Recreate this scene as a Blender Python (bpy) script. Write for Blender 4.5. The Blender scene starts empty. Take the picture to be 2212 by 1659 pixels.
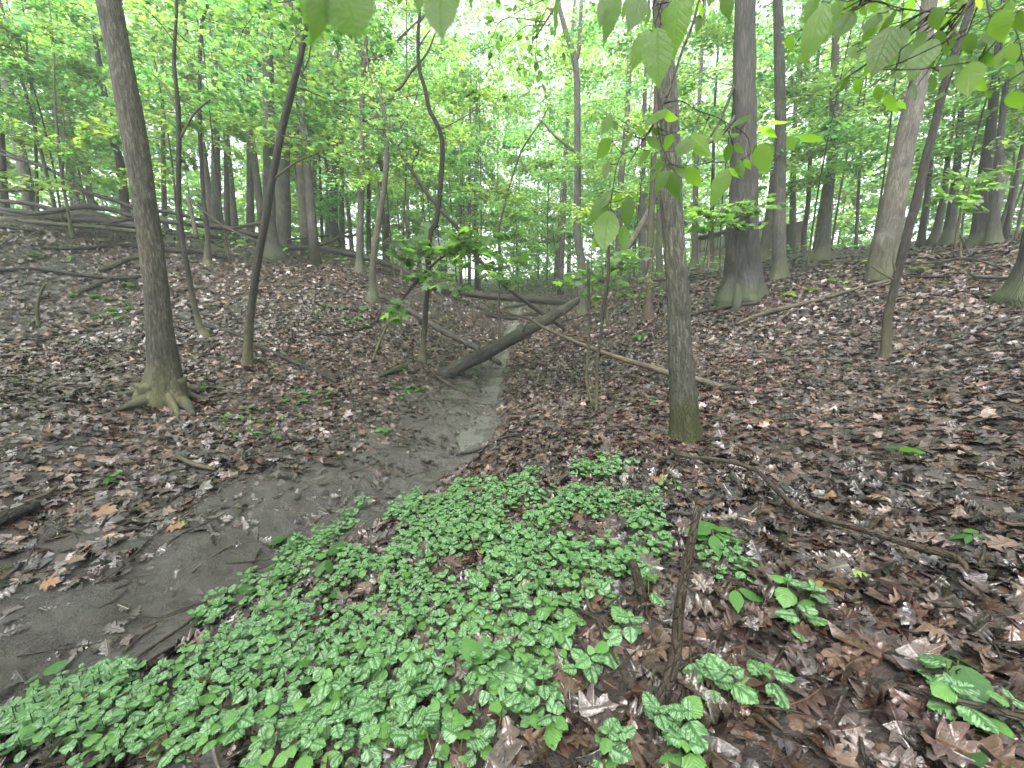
import bpy, math, random
import numpy as np
from mathutils import Matrix, Vector

rng = np.random.default_rng(7)
random.seed(7)
SC = bpy.context.scene
COL = SC.collection

# ------------------------------------------------------------------ camera
F_PX, CX, CY = 849.0, 1106.0, 829.5          # reference picture measured at 2212 x 1659
PITCH = math.radians(11.0)
CAM_H = 1.25
cam_d = bpy.data.cameras.new('camera')
cam = bpy.data.objects.new('camera', cam_d)
COL.objects.link(cam)
cam.location = (0, 0, CAM_H)
cam.rotation_euler = (math.pi / 2 - PITCH, 0, 0)
cam_d.sensor_width = 36.0
cam_d.lens = 36.0 * F_PX / 2212.0
cam_d.clip_start = 0.02
cam_d.clip_end = 600
cam_d.dof.use_dof = True
cam_d.dof.focus_distance = 7.0
cam_d.dof.aperture_fstop = 5.6
SC.camera = cam

# ------------------------------------------------------------------ sky, sun, exposure
SUN_EL, SUN_ROT = math.radians(58), math.radians(200)
world = bpy.data.worlds.new('World')
SC.world = world
world.use_nodes = True
wn = world.node_tree.nodes
wl = world.node_tree.links
bg = wn['Background']
sky = wn.new('ShaderNodeTexSky')
sky.sky_type = 'NISHITA'
sky.sun_disc = False
sky.sun_elevation = SUN_EL
sky.sun_rotation = SUN_ROT
sky.air_density = 1.0
sky.dust_density = 4.0
hs = wn.new('ShaderNodeHueSaturation')
hs.inputs['Saturation'].default_value = 0.3
wl.new(sky.outputs[0], hs.inputs['Color'])
wl.new(hs.outputs[0], bg.inputs['Color'])
bg.inputs['Strength'].default_value = 0.15

sun_d = bpy.data.lights.new('sun', 'SUN')
sun_d.energy = 0.7
sun_d.angle = math.radians(40)
sun_d.color = (1.0, 0.98, 0.95)
sun = bpy.data.objects.new('sun', sun_d)
sun.rotation_euler = (math.pi / 2 - SUN_EL, 0, math.pi - SUN_ROT)
sun.location = (0, 0, 40)
COL.objects.link(sun)

SC.view_settings.view_transform = 'Standard'
SC.view_settings.look = 'None'
SC.view_settings.gamma = 1.0
SC.view_settings.use_curve_mapping = False
SC.view_settings.exposure = 2.55
SC.render.engine = 'CYCLES'
cy = SC.cycles
cy.max_bounces = 8
cy.diffuse_bounces = 4
cy.glossy_bounces = 2
cy.transmission_bounces = 6
cy.transparent_max_bounces = 4
cy.volume_bounces = 1
cy.caustics_reflective = False
cy.caustics_refractive = False
cy.sample_clamp_indirect = 6.0

# ------------------------------------------------------------------ maths helpers
CP, SP = math.cos(PITCH), math.sin(PITCH)
CAM = np.array([0, 0, CAM_H])


def ray(u, v):
    x = (u - CX) / F_PX
    y = -(v - CY) / F_PX
    return np.array([x, CP + y * SP, -SP + y * CP])


def px(u, v, t):
    """point at distance t along the optical axis"""
    return CAM + t * ray(u, v)


def vp(u, v, Y):
    """point of the vertical plane y = Y"""
    d = ray(u, v)
    return CAM + d * (Y / d[1])


def _hash(ix, iy, seed):
    h = (ix.astype(np.int64) * 374761393 + iy.astype(np.int64) * 668265263 + seed * 1442695) & 0x7fffffff
    h = ((h ^ (h >> 13)) * 1274126177) & 0x7fffffff
    h = (h ^ (h >> 16)) & 0xffff
    return h / 65535.0


def vnoise(x, y, seed=0):
    x = np.asarray(x, float); y = np.asarray(y, float)
    ix = np.floor(x); iy = np.floor(y)
    fx = x - ix; fy = y - iy
    fx = fx * fx * (3 - 2 * fx); fy = fy * fy * (3 - 2 * fy)
    a = _hash(ix, iy, seed); b = _hash(ix + 1, iy, seed)
    c = _hash(ix, iy + 1, seed); d = _hash(ix + 1, iy + 1, seed)
    return (a + (b - a) * fx) * (1 - fy) + (c + (d - c) * fx) * fy


def fbm(x, y, seed=0, n=3):
    s = 0; a = 0.5; tot = 0
    for i in range(n):
        s = s + a * vnoise(np.asarray(x) * 2 ** i, np.asarray(y) * 2 ** i, seed + 17 * i)
        tot += a; a *= 0.5
    return s / tot


def sstep(a, b, x):
    t = np.clip((np.asarray(x, float) - a) / (b - a), 0, 1)
    return t * t * (3 - 2 * t)


# ------------------------------------------------------------------ the ground as a height field
CTRL = []


def cp(u, v, t):
    CTRL.append(px(u, v, t))


def cd(u, v, drop):
    d = ray(u, v)
    CTRL.append(CAM + d * (-drop / d[2]))


for u, v, dr in [
    (1106, 1659, 1.25), (2212, 1659, 1.02), (0, 1659, 1.38), (1650, 1659, 1.15), (500, 1659, 1.36),
    (0, 1500, 1.76), (300, 1375, 1.76), (600, 1185, 1.74), (850, 1062, 1.72), (1000, 960, 1.70),
    (1050, 850, 1.65), (1075, 790, 1.55), (1100, 722, 1.10),
    (1475, 945, 1.27), (1910, 772, 0.72), (2212, 700, 0.22), (2212, 1200, 1.0), (2212, 950, 0.86),
    (1900, 1000, 1.08), (1600, 1250, 1.18), (1250, 1000, 1.32), (700, 1350, 1.5), (300, 1580, 1.5),
    (1000, 1250, 1.36), (1300, 880, 1.33), (1180, 860, 1.5), (1250, 760, 1.2),
    (355, 870, 1.2), (60, 700, 0.36), (430, 722, 0.56), (535, 793, 1.0), (200, 1200, 1.62), (0, 1100, 1.46),
    (0, 900, 1.05), (500, 1000, 1.5), (800, 900, 1.5), (912, 780, 1.2), (650, 1080, 1.62), (300, 1000, 1.42),
]:
    cd(u, v, dr)
for u, v, t in [
    (1600, 652, 9.5), (1910, 597, 8.6), (2130, 530, 11), (1780, 562, 14), (1690, 600, 12), (1500, 578, 20),
    (1400, 640, 14), (1255, 668, 17), (0, 500, 11), (450, 575, 13), (590, 557, 16), (780, 590, 15), (805, 648, 12),
    (715, 530, 22), (1000, 628, 18), (300, 500, 14), (2212, 530, 9), (2000, 530, 14), (1130, 652, 24),
    (560, 525, 19), (860, 580, 20),
]:
    cp(u, v, t)
CTRL += [np.array(p, float) for p in [
    (0, -3, .1), (4, -3, .9), (-4, -3, -.6), (7, 0, 1.6), (-7, 0, -.3), (12, 4, 3.2), (-12, 3, .6), (14, -6, 3.5),
    (-14, -6, 1.0), (0, -10, .3), (0, 32, 2.4), (-4, 40, 3.6), (10, 36, 4.2), (-14, 32, 4.3), (-24, 24, 4.4),
    (24, 24, 4.6), (-26, 8, 3.6), (24, 6, 4.4), (3, 32, 2.6), (18, 20, 4.2)]]
CTRL = np.array(CTRL)


def _tps_k(r2):
    return 0.5 * r2 * np.log(r2 + 1e-9)


def _tps_fit(P, lam=0.05):
    n = len(P)
    d2 = ((P[:, None, :2] - P[None, :, :2]) ** 2).sum(-1)
    A = np.zeros((n + 3, n + 3))
    A[:n, :n] = _tps_k(d2) + lam * np.eye(n)
    A[:n, n] = 1; A[:n, n + 1:] = P[:, :2]
    A[n, :n] = 1; A[n + 1:, :n] = P[:, :2].T
    b = np.zeros(n + 3); b[:n] = P[:, 2]
    return np.linalg.solve(A, b)


TPS = _tps_fit(CTRL)
STREAM = np.array([px(u, v, t)[:2] for u, v, t in []] or
                  [(CAM + ray(u, v) * (-d / ray(u, v)[2]))[:2] for u, v, d in
                   [(-700, 2000, 1.8), (0, 1500, 1.76), (300, 1378, 1.76), (600, 1185, 1.74), (850, 1062, 1.72), (1000, 962, 1.70),
                    (1040, 905, 1.68), (1052, 850, 1.65), (1062, 815, 1.6), (1078, 785, 1.53), (1090, 750, 1.35), (1100, 722, 1.10)]]
                  + [np.array([.6, 22.]), np.array([1.2, 30.])])


def stream_dist(x, y):
    """distance to the stream's centre line, negative on the camera's (right) side; also the arc position"""
    x = np.atleast_1d(np.asarray(x, float)); y = np.atleast_1d(np.asarray(y, float))
    best = np.full(x.shape, 1e9); sgn = np.ones(x.shape); arc = np.zeros(x.shape); L = 0
    for a, b in zip(STREAM[:-1], STREAM[1:]):
        e = b - a; l = np.hypot(*e)
        s = np.clip(((x - a[0]) * e[0] + (y - a[1]) * e[1]) / (l * l), 0, 1)
        dx = x - a[0] - s * e[0]; dy = y - a[1] - s * e[1]
        d = np.hypot(dx, dy)
        m = d < best
        best = np.where(m, d, best)
        sgn = np.where(m, np.sign(e[0] * dy - e[1] * dx), sgn)
        arc = np.where(m, L + s * l, arc)
        L += l
    return best * sgn, arc


def H(x, y):
    x = np.atleast_1d(np.asarray(x, float)); y = np.atleast_1d(np.asarray(y, float))
    z = np.full(x.shape, TPS[-3]) + TPS[-2] * x + TPS[-1] * y
    for w, p in zip(TPS[:-3], CTRL):
        z = z + w * _tps_k((x - p[0]) ** 2 + (y - p[1]) ** 2)
    r = np.hypot(x, y - 8)
    k = sstep(24, 42, r)
    z = z * (1 - k) + (4.5 + 0.8 * (fbm(x * .05, y * .05, 3) - .5)) * k
    z = z + 0.16 * (fbm(x * .6, y * .6, 5) - .5) * sstep(1.0, 5, np.hypot(x, y)) + 0.05 * (fbm(x * 2.6, y * 2.6, 9) - .5)
    d, arc = stream_dist(x, y)
    a = np.abs(d)
    wid = 0.22 + 0.14 * vnoise(arc * 1.3, arc * 0 + .5, 21)
    z = z - 0.10 * (1 - sstep(wid * .55, wid * 1.5, a)) * (1 - sstep(18, 26, arc))
    return z


def h1(x, y):
    return float(H(x, y)[0])


def gp(u, v, tmin=0.4, tmax=70):
    """where the line of sight through (u, v) meets the ground"""
    d = ray(u, v)
    ts = np.concatenate([np.linspace(tmin, 6, 120), np.linspace(6.1, tmax, 400)])
    P = CAM + ts[:, None] * d
    g = P[:, 2] - H(P[:, 0], P[:, 1])
    i = np.argmax(g <= 0) if (g <= 0).any() else len(ts) - 1
    a, b = ts[max(i - 1, 0)], ts[i]
    for _ in range(14):
        m = (a + b) / 2
        p = CAM + m * d
        if p[2] - h1(p[0], p[1]) > 0: a = m
        else: b = m
    p = CAM + b * d
    return p, b


def depth(p):
    q = np.asarray(p) - CAM
    return q[1] * CP - q[2] * SP


# ------------------------------------------------------------------ mesh helpers
class MB:
    """collects pieces of ONE mesh: vertices, faces, a bark coordinate, a leaf coordinate, a colour"""

    def __init__(s):
        s.V = []; s.L = []; s.S = []; s.bk = []; s.lf = []; s.col = []; s.n = 0; s.mi = []

    def add(s, V, faces=None, loops=None, sizes=None, bk=None, lf=None, col=None, mi=0):
        V = np.asarray(V, float).reshape(-1, 3)
        if faces is not None:
            loops = np.fromiter((i for f in faces for i in f), dtype=np.int64)
            sizes = np.fromiter((len(f) for f in faces), dtype=np.int64)
        s.V.append(V); s.L.append(np.asarray(loops) + s.n); s.S.append(np.asarray(sizes))
        k = len(V)
        s.bk.append(np.zeros((k, 3)) if bk is None else bk)
        s.lf.append(np.zeros((k, 2)) if lf is None else lf)
        c = np.ones((k, 3)) * .5 if col is None else np.asarray(col, float)
        if c.ndim == 1: c = np.tile(c, (k, 1))
        s.col.append(c)
        s.mi.append(np.full(len(sizes), mi))
        s.n += k

    def mesh(s, name, mats, smooth=True):
        me = bpy.data.meshes.new(name)
        V = np.concatenate(s.V); L = np.concatenate(s.L); S = np.concatenate(s.S)
        me.vertices.add(len(V)); me.vertices.foreach_set('co', V.astype(np.float32).ravel())
        me.loops.add(len(L)); me.loops.foreach_set('vertex_index', L.astype(np.int32))
        me.polygons.add(len(S))
        st = np.zeros(len(S), np.int32); st[1:] = np.cumsum(S)[:-1]
        me.polygons.foreach_set('loop_start', st)
        if smooth: me.polygons.foreach_set('use_smooth', np.ones(len(S), bool))
        mats = mats if isinstance(mats, (list, tuple)) else [mats]
        for m in mats: me.materials.append(m)
        if len(mats) > 1: me.polygons.foreach_set('material_index', np.concatenate(s.mi).astype(np.int32))
        for nm, ty, arr in (('bk', 'FLOAT_VECTOR', s.bk), ('lf', 'FLOAT2', s.lf), ('col', 'FLOAT_COLOR', s.col)):
            A = np.concatenate(arr)
            if nm != 'col' and not A.any(): continue
            if nm == 'col': A = np.concatenate([A, np.ones((len(A), 1))], 1)
            at = me.attributes.new(nm, ty, 'POINT')
            at.data.foreach_set('color' if nm == 'col' else 'vector', A.astype(np.float32).ravel())
        me.update(calc_edges=True)
        return me

    def build(s, name, mats, parent=None, smooth=True, origin=None):
        if origin is not None:
            s.V = [v - np.asarray(origin) for v in s.V]
        me = s.mesh(name, mats, smooth)
        o = bpy.data.objects.new(name, me)
        COL.objects.link(o)
        if origin is not None and parent is None: o.location = origin
        if parent is not None: o.parent = parent
        return o


def tag(o, label=None, cat=None, group=None, kind=None):
    if label: o['label'] = label
    if cat: o['category'] = cat
    if group: o['group'] = group
    if kind: o['kind'] = kind
    return o


def thing(name, label, cat, loc, group=None):
    o = bpy.data.objects.new(name, None)
    o.empty_display_size = .2
    COL.objects.link(o)
    o.location = tuple(float(c) for c in loc)
    return tag(o, label, cat, group)


def unit(a):
    a = np.asarray(a, float)
    return a / (np.linalg.norm(a, axis=-1, keepdims=True) + 1e-12)


def frames(n, h):
    """rotation matrices (k,3,3): columns x, y = heading, z = normal"""
    n = unit(n); h = np.asarray(h, float)
    y = unit(h - (h * n).sum(-1, keepdims=True) * n)
    x = np.cross(y, n)
    return np.stack([x, y, n], -1)


def catmull(P, m):
    P = np.asarray(P, float)
    if len(P) == 2:
        t = np.linspace(0, 1, m)[:, None]
        return P[0] * (1 - t) + P[1] * t
    Q = np.vstack([2 * P[0] - P[1], P, 2 * P[-1] - P[-2]])
    n = len(P) - 1
    out = []
    for s in np.linspace(0, n - 1e-6, m):
        i = int(s); t = s - i
        a, b, c, d = Q[i], Q[i + 1], Q[i + 2], Q[i + 3]
        out.append(.5 * (2 * b + (c - a) * t + (2 * a - 5 * b + 4 * c - d) * t * t + (3 * b - a - 3 * c + d) * t ** 3))
    return np.array(out)


def tube(mb, P, R, k=8, rough=0.0, seed=0, flare=None, bk0=0.0, cap=True, mi=0, lobes=5, ridges=0.0):
    P = np.asarray(P, float); R = np.asarray(R, float)
    n = len(P)
    T = np.gradient(P, axis=0); T = unit(T)
    x = np.cross(T[0], [0.13, 1, 0.02]); x = x / np.linalg.norm(x)
    th = np.arange(k) * 2 * math.pi / k
    seg = np.r_[0, np.cumsum(np.linalg.norm(np.diff(P, axis=0), axis=1))]
    V = np.zeros((n, k, 3)); B = np.zeros((n, k, 3))
    r0 = max(R.max() * .8, 1e-3)
    for i in range(n):
        x = x - T[i] * (x @ T[i]); x = x / np.linalg.norm(x)
        y = np.cross(T[i], x)
        r = np.full(k, R[i])
        if rough:
            r = r * (1 + rough * (vnoise(np.cos(th) * 1.6 + 7, np.sin(th) * 1.6 + seg[i] * 2.2 + seed * 3.1, seed) - .5) * 2)
        if ridges:
            r = r * (1 + ridges * ((vnoise(np.arange(k) * .5, np.full(k, seg[i] * 6.), seed + 4) - .5) * 1.6 + (vnoise(np.arange(k) * .18, np.full(k, seg[i] * 2.), seed + 8) - .5)))
        if flare:
            a, hh = flare
            e = math.exp(-max(seg[i] - .25, 0) / hh)
            r = r * (1 + a * e * (.65 + .7 * np.abs(np.cos(th * lobes / 2 + seed)) ** 2.0))
        V[i] = P[i] + np.cos(th)[:, None] * r[:, None] * x + np.sin(th)[:, None] * r[:, None] * y
        B[i, :, 0] = np.cos(th) * r0; B[i, :, 1] = np.sin(th) * r0; B[i, :, 2] = seg[i] + bk0
    i = np.arange(n - 1)[:, None] * k; j = np.arange(k)[None]
    q = np.stack([i + j, i + (j + 1) % k, i + k + (j + 1) % k, i + k + j], -1).reshape(-1, 4)
    loops = q.ravel(); sizes = np.full(len(q), 4)
    VV = V.reshape(-1, 3); BB = B.reshape(-1, 3)
    if cap:
        VV = np.vstack([VV, P[0] - T[0] * R[0] * .12, P[-1] + T[-1] * R[-1] * .25])
        BB = np.vstack([BB, BB[0] * [0, 0, 1], BB[-1] * [0, 0, 1]])
        m = n * k
        ca = np.array([[m, (a + 1) % k, a] for a in range(k)])
        cb = np.array([[m + 1, (n - 1) * k + a, (n - 1) * k + (a + 1) % k] for a in range(k)])
        loops = np.r_[loops, ca.ravel(), cb.ravel()]; sizes = np.r_[sizes, np.full(2 * k, 3)]
    mb.add(VV, loops=loops, sizes=sizes, bk=BB, mi=mi)


# ------------------------------------------------------------------ materials
def new_mat(name):
    m = bpy.data.materials.new(name)
    m.use_nodes = True
    nt = m.node_tree
    return m, nt, nt.nodes['Principled BSDF'], nt.nodes, nt.links


def N(nodes, typ, **kw):
    n = nodes.new(typ)
    for k, v in kw.items():
        if k.startswith('i_'): n.inputs[k[2:]].default_value = v
        else: setattr(n, k, v)
    return n


def noise(nodes, links, vec, scale, detail=3, rough=.6, dist=0.0):
    n = nodes.new('ShaderNodeTexNoise')
    n.inputs['Scale'].default_value = scale; n.inputs['Detail'].default_value = detail
    n.inputs['Roughness'].default_value = rough; n.inputs['Distortion'].default_value = dist
    if vec is not None: links.new(vec, n.inputs['Vector'])
    return n.outputs['Fac']


def ramp(nodes, links, fac, stops):
    n = nodes.new('ShaderNodeValToRGB')
    e = n.color_ramp.elements
    while len(e) < len(stops): e.new(.5)
    for i, (p, c) in enumerate(stops):
        e[i].position = p
        e[i].color = (*c, 1) if not isinstance(c, (int, float)) else (c, c, c, 1)
    links.new(fac, n.inputs['Fac'])
    return n.outputs['Color']


def mix(nodes, links, fac, a, b, blend='MIX'):
    n = nodes.new('ShaderNodeMix'); n.data_type = 'RGBA'; n.blend_type = blend
    for s, v in ((0, fac), (6, a), (7, b)):
        if hasattr(v, 'links') or hasattr(v, 'is_linked'): links.new(v, n.inputs[s])
        elif s == 0: n.inputs[0].default_value = v
        else: n.inputs[s].default_value = (*v, 1) if len(v) == 3 else v
    return n.outputs[2]


def mth(nodes, links, op, a, b=0.0, c=None):
    n = nodes.new('ShaderNodeMath'); n.operation = op
    for s, v in ((0, a), (1, b), (2, c)):
        if v is None: continue
        if hasattr(v, 'is_linked'): links.new(v, n.inputs[s])
        else: n.inputs[s].default_value = v
    return n.outputs[0]


def bump(nodes, links, h, strength, dist, bsdf):
    b = nodes.new('ShaderNodeBump')
    b.inputs['Strength'].default_value = strength; b.inputs['Distance'].default_value = dist
    links.new(h, b.inputs['Height']); links.new(b.outputs[0], bsdf.inputs['Normal'])


def bark_mat(name, dark, mid, light, scale=14.0, stretch=.18, moss=0.0, rough=.6, moss_h=.7, streak=0.5, mosscol=(.045, .06, .015)):
    m, nt, b, nd, lk = new_mat(name)
    at = N(nd, 'ShaderNodeAttribute', attribute_name='bk')
    mp = nd.new('ShaderNodeMapping'); mp.inputs['Scale'].default_value = (1, 1, stretch)
    lk.new(at.outputs['Vector'], mp.inputs['Vector'])
    n1 = noise(nd, lk, mp.outputs[0], scale, 5, .65, .4)
    n2 = noise(nd, lk, at.outputs['Vector'], scale * 2.5, 4, .7)
    n3 = noise(nd, lk, at.outputs['Vector'], 1.7, 2, .5)
    vo = nd.new('ShaderNodeTexVoronoi'); vo.feature = 'DISTANCE_TO_EDGE'; vo.inputs['Scale'].default_value = scale * 1.4
    wv = nd.new('ShaderNodeVectorMath'); wv.operation = 'ADD'
    ns = nd.new('ShaderNodeTexNoise'); ns.inputs['Scale'].default_value = scale * .7
    lk.new(mp.outputs[0], ns.inputs['Vector'])
    sc = nd.new('ShaderNodeVectorMath'); sc.operation = 'SCALE'; sc.inputs['Scale'].default_value = .06
    lk.new(ns.outputs['Color'], sc.inputs[0])
    lk.new(mp.outputs[0], wv.inputs[0]); lk.new(sc.outputs[0], wv.inputs[1]); lk.new(wv.outputs[0], vo.inputs['Vector'])
    crack = ramp(nd, lk, vo.outputs['Distance'], [(0.0, 0.25), (.12, 1.0)])
    c = ramp(nd, lk, n1, [(.3, dark), (.5, mid), (.68, light)])
    c = mix(nd, lk, mth(nd, lk, 'MULTIPLY', n2, .55), c, dark)
    c = mix(nd, lk, streak, c, crack, 'MULTIPLY')
    big = ramp(nd, lk, n3, [(.35, (.6, .6, .62)), (.65, (1.25, 1.2, 1.1))])
    c = mix(nd, lk, .7, c, big, 'MULTIPLY')
    if moss:
        sp = nd.new('ShaderNodeSeparateXYZ'); lk.new(at.outputs['Vector'], sp.inputs[0])
        mr = nd.new('ShaderNodeMapRange'); mr.inputs['From Min'].default_value = moss_h * 2.2; mr.inputs['From Max'].default_value = .2
        lk.new(sp.outputs['Z'], mr.inputs['Value'])
        f = mth(nd, lk, 'MULTIPLY', mth(nd, lk, 'SUBTRACT', mth(nd, lk, 'ADD', mr.outputs[0], noise(nd, lk, at.outputs['Vector'], 6, 4, .7)), .72), 2.2 * moss)
        f = mth(nd, lk, 'MINIMUM', mth(nd, lk, 'MAXIMUM', f, 0.0), .9)
        c = mix(nd, lk, f, c, mosscol)
    lk.new(c, b.inputs['Base Color'])
    b.inputs['Roughness'].default_value = rough
    b.inputs['Specular IOR Level'].default_value = .35
    hgt = mth(nd, lk, 'ADD', mth(nd, lk, 'MULTIPLY', n1, 1.2), mth(nd, lk, 'MULTIPLY', crack, .7))
    hgt = mth(nd, lk, 'ADD', hgt, mth(nd, lk, 'MULTIPLY', n2, .5))
    bump(nd, lk, hgt, .9, .012, b)
    return m


def leaf_mat(name, trans=.5, rough=.38, tint=(1.9, 2.0, .9), base=None, var=.3, spec=.5, vein=.0):
    m, nt, b, nd, lk = new_mat(name)
    if base is None:
        at = N(nd, 'ShaderNodeAttribute', attribute_name='col'); c = at.outputs['Color']
    else:
        oi = nd.new('ShaderNodeObjectInfo')
        lo = tuple(v * (1 - var) for v in base); hi = (base[0] * (1 + var * 1.4), base[1] * (1 + var), base[2] * (1 + var * .6))
        c = ramp(nd, lk, oi.outputs['Random'], [(0, lo), (.5, base), (1, hi)])
    lf = N(nd, 'ShaderNodeAttribute', attribute_name='lf')
    if vein:
        sp = nd.new('ShaderNodeSeparateXYZ'); lk.new(lf.outputs['Vector'], sp.inputs[0])
        aw = mth(nd, lk, 'ABSOLUTE', sp.outputs['Y'])
        q = mth(nd, lk, 'SINE', mth(nd, lk, 'MULTIPLY', mth(nd, lk, 'SUBTRACT', sp.outputs['X'], mth(nd, lk, 'MULTIPLY', aw, .22)), 52.0))
        lat = ramp(nd, lk, q, [(.82, 0.0), (1.0, 1.0)])
        mid = ramp(nd, lk, aw, [(0.0, 1.0), (.06, 0.0)])
        vv = mth(nd, lk, 'MAXIMUM', lat, mid)
        c2 = mix(nd, lk, .4, c, (.8, .85, .7), 'MULTIPLY')
        c = mix(nd, lk, mth(nd, lk, 'MULTIPLY', vv, vein), c, c2)
        hgt = mth(nd, lk, 'ADD', mth(nd, lk, 'MULTIPLY', vv, -1.0), noise(nd, lk, lf.outputs['Vector'], 14, 3))
        bump(nd, lk, hgt, .35, .003, b)
    lk.new(c, b.inputs['Base Color'])
    b.inputs['Roughness'].default_value = rough
    b.inputs['Specular IOR Level'].default_value = spec
    if trans:
        tr = nd.new('ShaderNodeBsdfTranslucent')
        tc = mix(nd, lk, 1.0, c, tint, 'MULTIPLY')
        lk.new(tc, tr.inputs['Color'])
        ms = nd.new('ShaderNodeMixShader'); ms.inputs[0].default_value = trans
        lk.new(b.outputs[0], ms.inputs[1]); lk.new(tr.outputs[0], ms.inputs[2])
        lk.new(ms.outputs[0], nd['Material Output'].inputs['Surface'])
    return m


def litter_mat(name, use_obj=False):
    m, nt, b, nd, lk = new_mat(name)
    if use_obj:
        oi = nd.new('ShaderNodeObjectInfo')
        c = ramp(nd, lk, oi.outputs['Random'], [(0, (.018, .012, .009)), (.3, (.04, .023, .016)), (.5, (.065, .04, .028)), (.72, (.042, .032, .029)), (.9, (.1, .062, .04)), (1, (.13, .08, .045))])
    else:
        at = N(nd, 'ShaderNodeAttribute', attribute_name='col'); c = at.outputs['Color']
    lf = N(nd, 'ShaderNodeAttribute', attribute_name='lf')
    geo = nd.new('ShaderNodeNewGeometry')
    n1 = noise(nd, lk, geo.outputs['Position'], 38, 4, .7)
    k = ramp(nd, lk, n1, [(.3, (.45, .42, .42)), (.65, (1.3, 1.25, 1.2))])
    c = mix(nd, lk, .8, c, k, 'MULTIPLY')
    sp = nd.new('ShaderNodeSeparateXYZ'); lk.new(lf.outputs['Vector'], sp.inputs[0])
    aw = mth(nd, lk, 'ABSOLUTE', sp.outputs['Y'])
    q = mth(nd, lk, 'SINE', mth(nd, lk, 'MULTIPLY', mth(nd, lk, 'SUBTRACT', sp.outputs['X'], mth(nd, lk, 'MULTIPLY', aw, .25)), 40.0))
    lat = ramp(nd, lk, q, [(.86, 0.0), (1.0, .25)])
    mid = ramp(nd, lk, aw, [(0.0, 1.0), (.06, 0.0)])
    vv = mth(nd, lk, 'MAXIMUM', lat, mid)
    c = mix(nd, lk, mth(nd, lk, 'MULTIPLY', vv, .25), c, (.16, .11, .075))
    lk.new(c, b.inputs['Base Color'])
    n2 = noise(nd, lk, geo.outputs['Position'], 9, 3, .6)
    rr = ramp(nd, lk, n2, [(.35, .12), (.62, .42)])
    lk.new(rr, b.inputs['Roughness'])
    b.inputs['Specular IOR Level'].default_value = .7
    hgt = mth(nd, lk, 'ADD', mth(nd, lk, 'MULTIPLY', vv, .6), noise(nd, lk, geo.outputs['Position'], 60, 3, .6))
    bump(nd, lk, hgt, .5, .006, b)
    return m


# bark kinds
M_OAK = bark_mat('bark_tan_brown', (.032, .03, .022), (.095, .09, .068), (.24, .23, .18), 46, .22, .5, moss_h=.45, mosscol=(.12, .115, .055))
M_HICK = bark_mat('bark_green_brown', (.028, .029, .021), (.084, .085, .064), (.205, .208, .165), 42, .2, 1.3, moss_h=.42, mosscol=(.03, .035, .008))
M_GREY = bark_mat('bark_grey', (.038, .036, .031), (.09, .088, .077), (.175, .172, .15), 30, .14, .35)
M_TAN = bark_mat('bark_pale_tan', (.06, .053, .043), (.14, .128, .106), (.24, .225, .19), 34, .16, .4)
M_DARK = bark_mat('bark_dark', (.016, .014, .011), (.038, .034, .028), (.085, .077, .062), 44, .22, .5, moss_h=.8, mosscol=(.12, .11, .06))
M_BIG = bark_mat('bark_dark_furrowed', (.02, .019, .016), (.055, .053, .046), (.13, .124, .105), 26, .12, .9, moss_h=.35, mosscol=(.05, .065, .03))
M_LOG = bark_mat('bark_wet_log', (.016, .014, .011), (.042, .037, .03), (.12, .107, .088), 26, .25, .0, rough=.45)
M_LOGD = bark_mat('bark_black_log', (.012, .0105, .0085), (.028, .024, .02), (.075, .066, .055), 30, .2, .0, rough=.4)
M_LOGM = bark_mat('bark_mossy_log', (.02, .02, .012), (.055, .055, .03), (.11, .11, .06), 12, .3, .0, rough=.55)
M_PALE = bark_mat('bark_pale_wood', (.045, .037, .025), (.1, .083, .058), (.16, .138, .1), 20, .15, .0, rough=.55, streak=.25)
M_TWIG = bark_mat('bark_twig', (.022, .017, .012), (.055, .042, .03), (.12, .095, .07), 40, .3, .0)

M_LEAF = leaf_mat('canopy_leaf', trans=.62, rough=.3, tint=(3.3, 3.15, 2.3), spec=.8)
M_MAPLE = leaf_mat('maple_leaf', trans=.55, rough=.3, base=(.075, .155, .045), var=.45, tint=(3.0, 3.0, 1.4), spec=.7)
M_BEECH = leaf_mat('overhanging_leaf', trans=.66, rough=.36, base=(.095, .18, .035), var=.35, vein=.35, tint=(2.6, 2.7, 1.1))
M_SEED = leaf_mat('seedling_leaf', trans=.4, rough=.38, base=(.055, .15, .038), var=.4, vein=.5)
M_STEM = leaf_mat('green_stem', trans=0, base=(.09, .12, .04), var=.3)
M_LIT = litter_mat('dead_leaf_litter')
M_LITO = litter_mat('dead_leaf', True)
M_YEL = leaf_mat('yellow_leaf', trans=.25, rough=.4, base=(.24, .165, .05), var=.15, vein=.5, tint=(1.2, 1, .6))


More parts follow.
